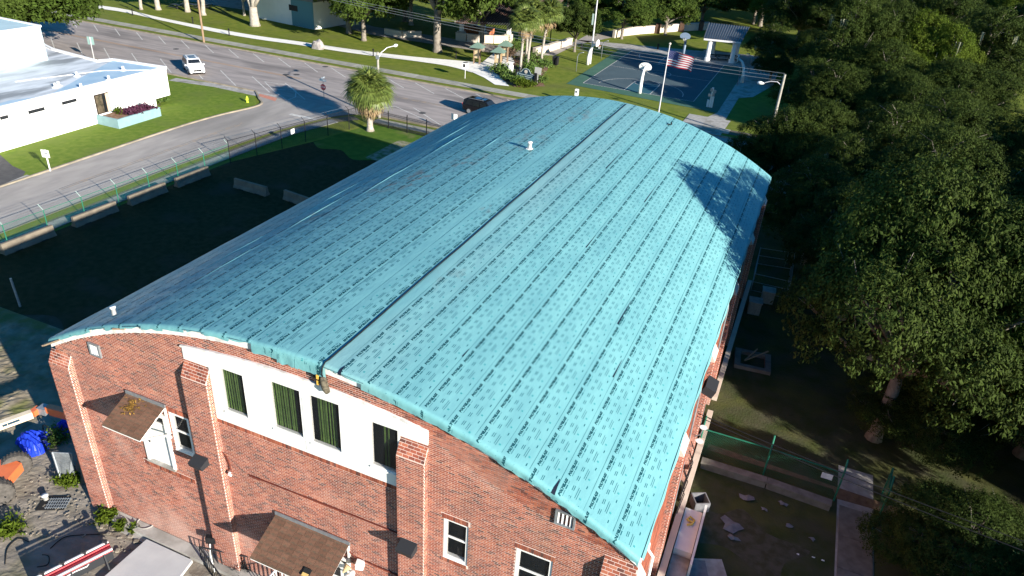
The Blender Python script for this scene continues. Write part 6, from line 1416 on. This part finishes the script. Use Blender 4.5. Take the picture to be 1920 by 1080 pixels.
def moss_mesh(seed, bl, n, ln_=1.4):
    r = random.Random(seed); b = B()
    for _ in range(n):
        q = r.choice(bl); a = r.uniform(0, 2*PI); x, y = q[0]+q[3]*.95*math.cos(a), q[1]+q[4]*.95*math.sin(a); z_ = q[2]-q[5]*r.uniform(-.3, .6)
        for __ in range(r.randint(4, 10)):
            xx, yy = x+r.gauss(0, .25), y+r.gauss(0, .25); L = ln_*r.uniform(.3, 1.0); w_ = r.uniform(.03, .09); t = r.uniform(0, PI); dx, dy = w_*math.cos(t), w_*math.sin(t); o = r.uniform(-.05, .05)
            b.add([(xx-dx, yy-dy, z_), (xx+dx, yy+dy, z_), (xx+dx*.8+o, yy+dy*.8, z_-L*.5), (xx+o, yy, z_-L), (xx-dx*.8+o, yy-dy*.8, z_-L*.55)], [(0, 1, 2, 3, 4)])
    return b.mesh('hanging_moss')
# near oaks (big in the picture): R about 6.5 m
NEAR = []
for s in range(3):
    bl = lobes(100+s, 6.2, 7.4, 50, 2.4); NEAR.append((leaf_cloud(200+s, bl, 5200, 34, .088, .46), limb_mesh(300+s, bl[:20], 9, .34, .30), moss_mesh(400+s, bl, 26)))
PARK = []
for s in range(3):
    bl = lobes(500+s, 5.0, 5.0, 24, 3.2, .75); PARK.append((leaf_cloud(600+s, bl, 1900, 30, .165, .55, .45), limb_mesh(700+s, bl[:10], 7, .26, .33), moss_mesh(800+s, bl, 10)))
def oak(name, label, loc, sc, proto, rz=0, m=None, moss=False, group=None, sz=1., bark=None):
    t = thing(name, label, 'tree', (loc[0], loc[1], 0), rz, group); t.scale = (sc, sc, sc*sz)
    cr, tr, ms = proto
    c = bpy.data.objects.new('crown', cr); C.objects.link(c); c.parent = t; c['kind'] = 'stuff'
    if not cr.materials: cr.materials.append(M_LEAF)
    if m: c.material_slots[0].link = 'OBJECT'; c.material_slots[0].material = m
    k = bpy.data.objects.new('trunk', tr); C.objects.link(k); k.parent = t
    if not tr.materials: tr.materials.append(M_BARK)
    if bark: k.material_slots[0].link = 'OBJECT'; k.material_slots[0].material = bark
    if moss:
        g = bpy.data.objects.new('hanging_moss', ms); C.objects.link(g); g.parent = t; g['kind'] = 'stuff'
        if not ms.materials: ms.materials.append(M_MOSS)
    return t
near = [ # x, y, scale, label, moss, material, zscale
 (7.6, 36.2, 1.0, 'tall oak close to the right eave that throws its shadow on the roof', False, M_LEAF, 1.68),
 (9.6, 36.6, .60, 'low spreading oak under the tall one beside the yard', False, M_LEAF, .85),
 (10.3, 27.5, .52, 'nearest oak at the lower right, its crown hanging over the yard fence', False, M_LEAF, .95),
 (5.6, 49.0, .80, 'mossy oak beside the middle of the right eave', True, M_LEAF, 1.3),
 (12.5, 47.5, .95, 'big oak in the middle of the right hand grove', True, M_LEAF, 1.2),
 (15.0, 38.5, 1.0, 'bright green oak at the right edge of the picture', False, M_LEAF3, 1.72),
 (17.8, 33.5, .8, 'oak at the lower right edge behind the fence', False, M_LEAF, 1.1),
 (4.4, 61.5, .72, 'mossy oak beside the far right corner of the roof', True, M_LEAF, 1.35),
 (11.0, 61.0, .95, 'oak with a broad crown behind the first grove row', False, M_LEAF, 1.25),
 (19.5, 58.0, 1.0, 'oak at the right edge behind the bright green one', False, M_LEAF3, 1.25),
 (-2.5, 67.3, .66, 'dark oak at the end of the path beyond the roof corner', False, M_LEAF, 1.25),
 (2.6, 56.5, .74, 'dark oak touching the far right corner of the roof', False, M_LEAF, 1.2),
 (0.7, 69.0, .76, 'rounded oak in front of the timber lamp pole', False, M_LEAF, 1.42),
 (7.5, 69.0, .9, 'oak between the rounded one and the street verge', True, M_LEAF, 1.2),
 (12.5, 75.0, .95, 'oak on the verge just south of the street', True, M_LEAF, 1.2),
 (22.0, 74.0, 1.05, 'oak at the right edge just south of the street', False, M_LEAF, 1.2),
 (24.0, 46.0, 1.15, 'oak outside the picture right of the grove', False, M_LEAF, 1.75),
 (23.0, 34.8, 1.05, 'oak right of the yard fence outside the picture', False, M_LEAF, 1.85),
 (20.0, 20.5, .85, 'oak shading the lower right yard from outside the picture', False, M_LEAF, .95),
 (27.5, 15.5, 1.0, 'second oak shading the yard from outside the picture', False, M_LEAF, 1.0),
 (31.0, 12.5, 1.0, 'third oak shading the yard from outside the picture', False, M_LEAF, .85),
 (36.0, 33.0, 1.2, 'fourth oak shading the grove from outside the picture', False, M_LEAF, 1.3),
 (35.0, 44.0, 1.2, 'fifth oak shading the grove from outside the picture', False, M_LEAF, 1.4),
 (13.5, 17.0, .75, 'low oak shading the walk from below the picture', False, M_LEAF, .95),
 (19.0, 13.0, .85, 'second low oak shading the walk from below the picture', False, M_LEAF, 1.0),
 (25.5, 11.0, .95, 'third low oak shading the walk from below the picture', False, M_LEAF, 1.0),
 (15.5, 22.8, .66, 'oak just past the lower right corner of the picture', False, M_LEAF, .95),
 (31.0, 56.0, 1.2, 'sixth oak shading the grove from outside the picture', False, M_LEAF, 1.4)]
for i, (x, y, s, l, ms, m, sz) in enumerate(near): oak('live_oak', l, (x, y), s, NEAR[i % 3], i*1.9, None if m is M_LEAF else m, ms, 'live oaks right of the gymnasium', sz)
far_r = [(-8, 131, .62, 'small oak touching the right end of the pavilion roof'), (-6.5, 119, .5, 'small dark oak between the pavilion and the curved posts'), (-5, 150, 1.2, 'oak filling the gap behind the pavilion'), (-14, 172, 1.3, 'far oak straight above the pavilion'),(3.2, 94.5, .82, 'oak beside the lit grass patch across the street'), (9.5, 92, .9, 'oak on the far verge of the street among the grove'),(3.5, 108, 1.05, 'tall oak whose shade falls over the basketball court'), (8, 111, 1.0, 'tall oak behind the one shading the court'), (12, 109, 1.0, 'oak in the second row right of the court'),(0, 97, .78, 'mossy oak just across the street beside the court path'), (7, 103, 1.0, 'mossy oak behind the street right of the court'), (16, 98, 1.0, 'dark oak behind the first row on the right'), (20, 120, 1.3, 'broad oak in the upper right grove'), (30, 100, 1.2, 'oak at the upper right edge near the street'), (-1, 125, .75, 'large mossy oak right of the pavilion'), (8, 122, 1.1, 'oak between the two mossy ones'), (34, 122, 1.3, 'oak on the upper right edge of the grove'), (3, 146, 1.25, 'oak behind the large mossy one'), (-9, 160, 1.1, 'oak beside the far side of the picnic pavilion'), (17, 150, 1.3, 'oak in the farthest row at the upper right'), (32, 148, 1.35, 'oak at the far upper right corner'), (4, 174, 1.3, 'distant oak above the pavilion'), (20, 178, 1.35, 'distant oak at the top edge right of centre'), (36, 180, 1.35, 'distant oak at the top right'), (52, 160, 1.4, 'distant oak beyond the right edge'), (44, 95, 1.3, 'oak past the right edge by the street'), (36, 76, 1.2, 'oak past the right edge in the middle'), (-6, 192, 1.4, 'distant oak at the top edge above the pavilion'), (14, 205, 1.5, 'farthest oak at the top edge')]
for i, (x, y, s, l) in enumerate(far_r): oak('mossy_oak', l, (x, y), s, NEAR[(i+1) % 3], i*2.3, M_LEAF3 if i % 5 == 3 else None, i % 2 == 0, 'oaks in the upper right park', 1.5 if 5 < i < 9 else 1.12)
def pk(px, py, s, l, v, name='park_oak', m=M_LEAF2, sz=1., moss=False, bark=None, dz=0): c = P(px, py); oak(name, l, (c.x, c.y), s, PARK[v], px*.37, m, moss, 'oaks in the park', sz, bark)
pk(60, 92, 1.75, 'big oak behind the tall pale block at the top left', 0, sz=.92)
pk(20, 100, 1.5, 'dark oak left of the big one at the top left corner', 1, sz=.85)
pk(820, 97, 2.35, 'large forked oak between the white path and the park drive', 2, sz=1.15, moss=True)
pk(903, 95, 1.55, 'dark trunked oak in front of the pergola', 0, sz=1.35)
pk(655, 62, 1.7, 'oak left of the large forked one, its crown over the path shade', 1, sz=1.1)
pk(682, 76, 1.45, 'thin trunked oak shading the white path', 2, sz=1.05)
pk(1077, 97, .78, 'round dark oak left of the court light pole', 1, sz=1.25, m=M_LEAF)
pk(1165, 73, 1.0, 'left oak of the pair along the curved wall', 0, sz=.98)
pk(1247, 66, 1.05, 'right oak of the pair along the curved wall', 2, sz=.95)
pk(1315, 46, 1.2, 'oak behind the picnic pavilion roof', 1, sz=.9)
pk(1412, 45, 1.2, 'spreading oak right of the pavilion', 0, sz=.95)
pk(1110, 60, .95, 'oak behind the court light pole', 2, sz=1.1)
pk(1360, 20, 1.9, 'distant oak above the pavilion roof', 1, sz=1.)
pk(1200, 22, 1.9, 'distant oak above the curved wall', 2, sz=1.)
for k_, (px, py, s_, l) in enumerate(((1280, 16, 1.8, 'distant oak between the curved wall and the top edge'), (1130, 26, 1.5, 'distant oak above the left end of the curved wall'), (1450, 18, 1.8, 'distant oak at the top edge right of the pavilion'), (1040, 40, 1.3, 'oak behind the right sabal palm'), (760, 40, 1.7, 'oak over the park drive behind the large forked one'))): pk(px, py, s_, l, k_ % 3)
for i, (px, py, s, l) in enumerate(((265, 18, 1.0, 'slim pale tree at the top left beside the path'), (297, 18, 1.6, 'thick whitewashed tree left of the dark tables'), (352, 22, 1.6, 'thick whitewashed tree right of the dark tables'), (382, 28, 1.4, 'tree just behind the utility pole'), (458, 29, .8, 'thin tree left of the pale forked trunk'))): pk(px, py, s, l, i % 3, 'shade_tree', M_LEAF2, 1.35, False, M_BARKP)
for i, (x, y, sc_, l) in enumerate(((-100, 119, 1.5, 'tree shading the dark tables, nearest the path'), (-84, 124, 1.5, 'tree shading the restroom front'), (-70, 121, 1.5, 'tree shading the loop of the park drive'), (-112, 130, 1.6, 'tree behind the dark tables'), (-58, 123, 1.4, 'tree left of the pergola'), (-124, 116, 1.6, 'tree at the top left beyond the path'), (-92, 140, 1.7, 'tree behind the restroom'), (-74, 142, 1.7, 'distant tree behind the park drive'), (-50, 150, 1.6, 'distant tree behind the pergola'), (-36, 168, 1.6, 'distant tree above the light pole'))): oak('shade_tree', l, (x, y), sc_, PARK[i % 3], i, M_LEAF2, False, 'shade trees over the park tables', 1.25, M_BARKP)
# pale forked trunk reaching out of the top of the picture
c = P(478, 48); t = thing('pale_forked_tree', 'tall tree with a thick pale forked trunk beside the white path', 'tree', (c.x, c.y, 0))
b = B().tube([(0, 0, -.1), (0, 0, .5), (-.05, 0, 2.0), (.0, 0, 3.0)], [1.0, .78, .68, .62], 12).tube([(0, 0, 2.6), (-1.0, .3, 4.2), (-2.2, .6, 6.5), (-3, 1, 10)], [.5, .42, .34, .2], 9).tube([(0, 0, 2.6), (.3, 0, 5), (.2, .4, 8), (.5, .8, 12)], [.5, .4, .33, .2], 9).tube([(.1, 0, 3.0), (1.4, .4, 5), (2.4, 1, 8), (3.5, 1, 11)], [.42, .3, .22, .12], 8)
b.build('trunk', M_BARKP, t, True, world=False); o = obj('crown', PARK[1][0], None, t, (0, 0, 7)); o.scale = (1.4, 1.4, 1.1); o['kind'] = 'stuff'
# wood beyond
wood = [(random.uniform(-190, 120), random.uniform(228, 330)) for _ in range(26)]
b = B()
V0 = np.array([v.co[:] for v in PARK[2][0].vertices]); sel = np.arange(len(V0)//4) % 3 == 0; Vq = V0.reshape(-1, 4, 3)[sel]
allV = np.concatenate([(Vq*1.9+np.array([x, y, 0])).reshape(-1, 3) for x, y in wood]); o = obj('distant_wood', npmesh('distant_wood', allV, np.arange(len(allV)).reshape(-1, 4)), M_LEAF2); tag(o, 'distant wood closing the park beyond the top edge', 'wood', None, 'stuff')
# ---------------------------------------------------------------- palms
def frond_mesh(name, L=1.5, Rf=.85, n=22, droop=.5):
    b = B(); b.bar((0, 0, 0), (L*.55, 0, .10), .03)
    base = Vector((L*.55, 0, .10))
    for i in range(n):
        a = -1.9+3.8*i/(n-1); d = Vector((math.cos(a), math.sin(a), 0)); s = Vector((-d.y, d.x, 0)); l = Rf*(1-.28*abs(a)/1.9)*random.uniform(.88, 1.08)
        m1 = base+d*l*.55+Vector((0, 0, .12-.05*abs(a))); e = base+d*l+Vector((0, 0, -droop*l*.6)); wd = .05
        b.add([base, m1+s*wd, e, m1-s*wd], [(0, 1, 2, 3)])
    return b.mesh(name)
FR = [frond_mesh('frond', 1.5, .95, 24, .3+.2*k) for k in range(3)]; FD_ = [frond_mesh('dead_frond', 1.3, .8, 16, .9)]
for me in FR: me.materials.append(M_PALM)
FD_[0].materials.append(M_PALMD)
def palm(label, base, h, lean=(0, 0), sc=1., nf=70, dead=26, group=None, r0=.2):
    t = thing('sabal_palm', label, 'palm tree', (base[0], base[1], 0), 0, group)
    top = Vector((lean[0], lean[1], h)); b = B(); pts = [Vector((0, 0, -.05)).lerp(top, u)+Vector((lean[0], lean[1], 0))*(-.3*math.sin(u*PI)) for u in (0, .1, .3, .6, .85, 1)]
    b.tube(pts, [r0*1.7, r0*1.15, r0, r0*.95, r0*1.3, r0*1.1], 10); b.build('trunk', M_BARKP, t, True, world=False)
    bb = B(); r = random.Random(int(h*100))
    for i in range(46):
        u = r.uniform(.0 if h < 3 else .55, .99); p = pts[0].lerp(top, u); a = i*2.4; d = Vector((math.cos(a), math.sin(a), .9)).normalized(); bb.bar(p+d*r0*.6, p+d*(r0*.6+.32), .09, .03)
    bb.build('leaf_boots', M_PALMD, t, world=False)
    for i in range(nf):
        el = rad(78-104*(i/nf)**.8+r.uniform(-8, 8)); a = i*2.399+r.uniform(-.2, .2)
        o = bpy.data.objects.new('frond', FR[i % 3]); C.objects.link(o); o.parent = t; o.location = top+Vector((0, 0, .1)); o.rotation_euler = (r.uniform(-.3, .3), -el, a); s = sc*r.uniform(.85, 1.1); o.scale = (s, s, s)
    for i in range(dead):
        el = rad(r.uniform(-78, -30)); a = i*2.399; o = bpy.data.objects.new('dead_frond', FD_[0]); C.objects.link(o); o.parent = t; o.location = top-Vector((0, 0, .25)); o.rotation_euler = (0, -el, a); s = sc*r.uniform(.8, 1.1); o.scale = (s, s, s)
    return t
bp = P(694, 245)
palm('broad sabal palm with a shaggy brown skirt inside the picket fence corner', bp, 4.0, (-.05, .1), 1.62, 120, 60, None, .3)
for i, (px, py, h, l, ln_) in enumerate(((975, 137, 6.9, 'left front sabal palm of the park cluster', (.2, 0)), (989, 124, 7.0, 'second sabal palm of the park cluster, just right of the left front one', (.5, 0)), (986, 116, 7.2, 'rearmost sabal palm of the park cluster', (-.3, .3)), (1014, 123, 7.4, 'right sabal palm of the park cluster', (.7, 0)))):
    palm(l, P(px, py), h, ln_, 1.5, 66, 4, 'sabal palms by the park sign', .19)
# off-frame tree that throws the crown shadow on the street corner
# (its shadow lies on the road left of the palm: the palm itself does that)
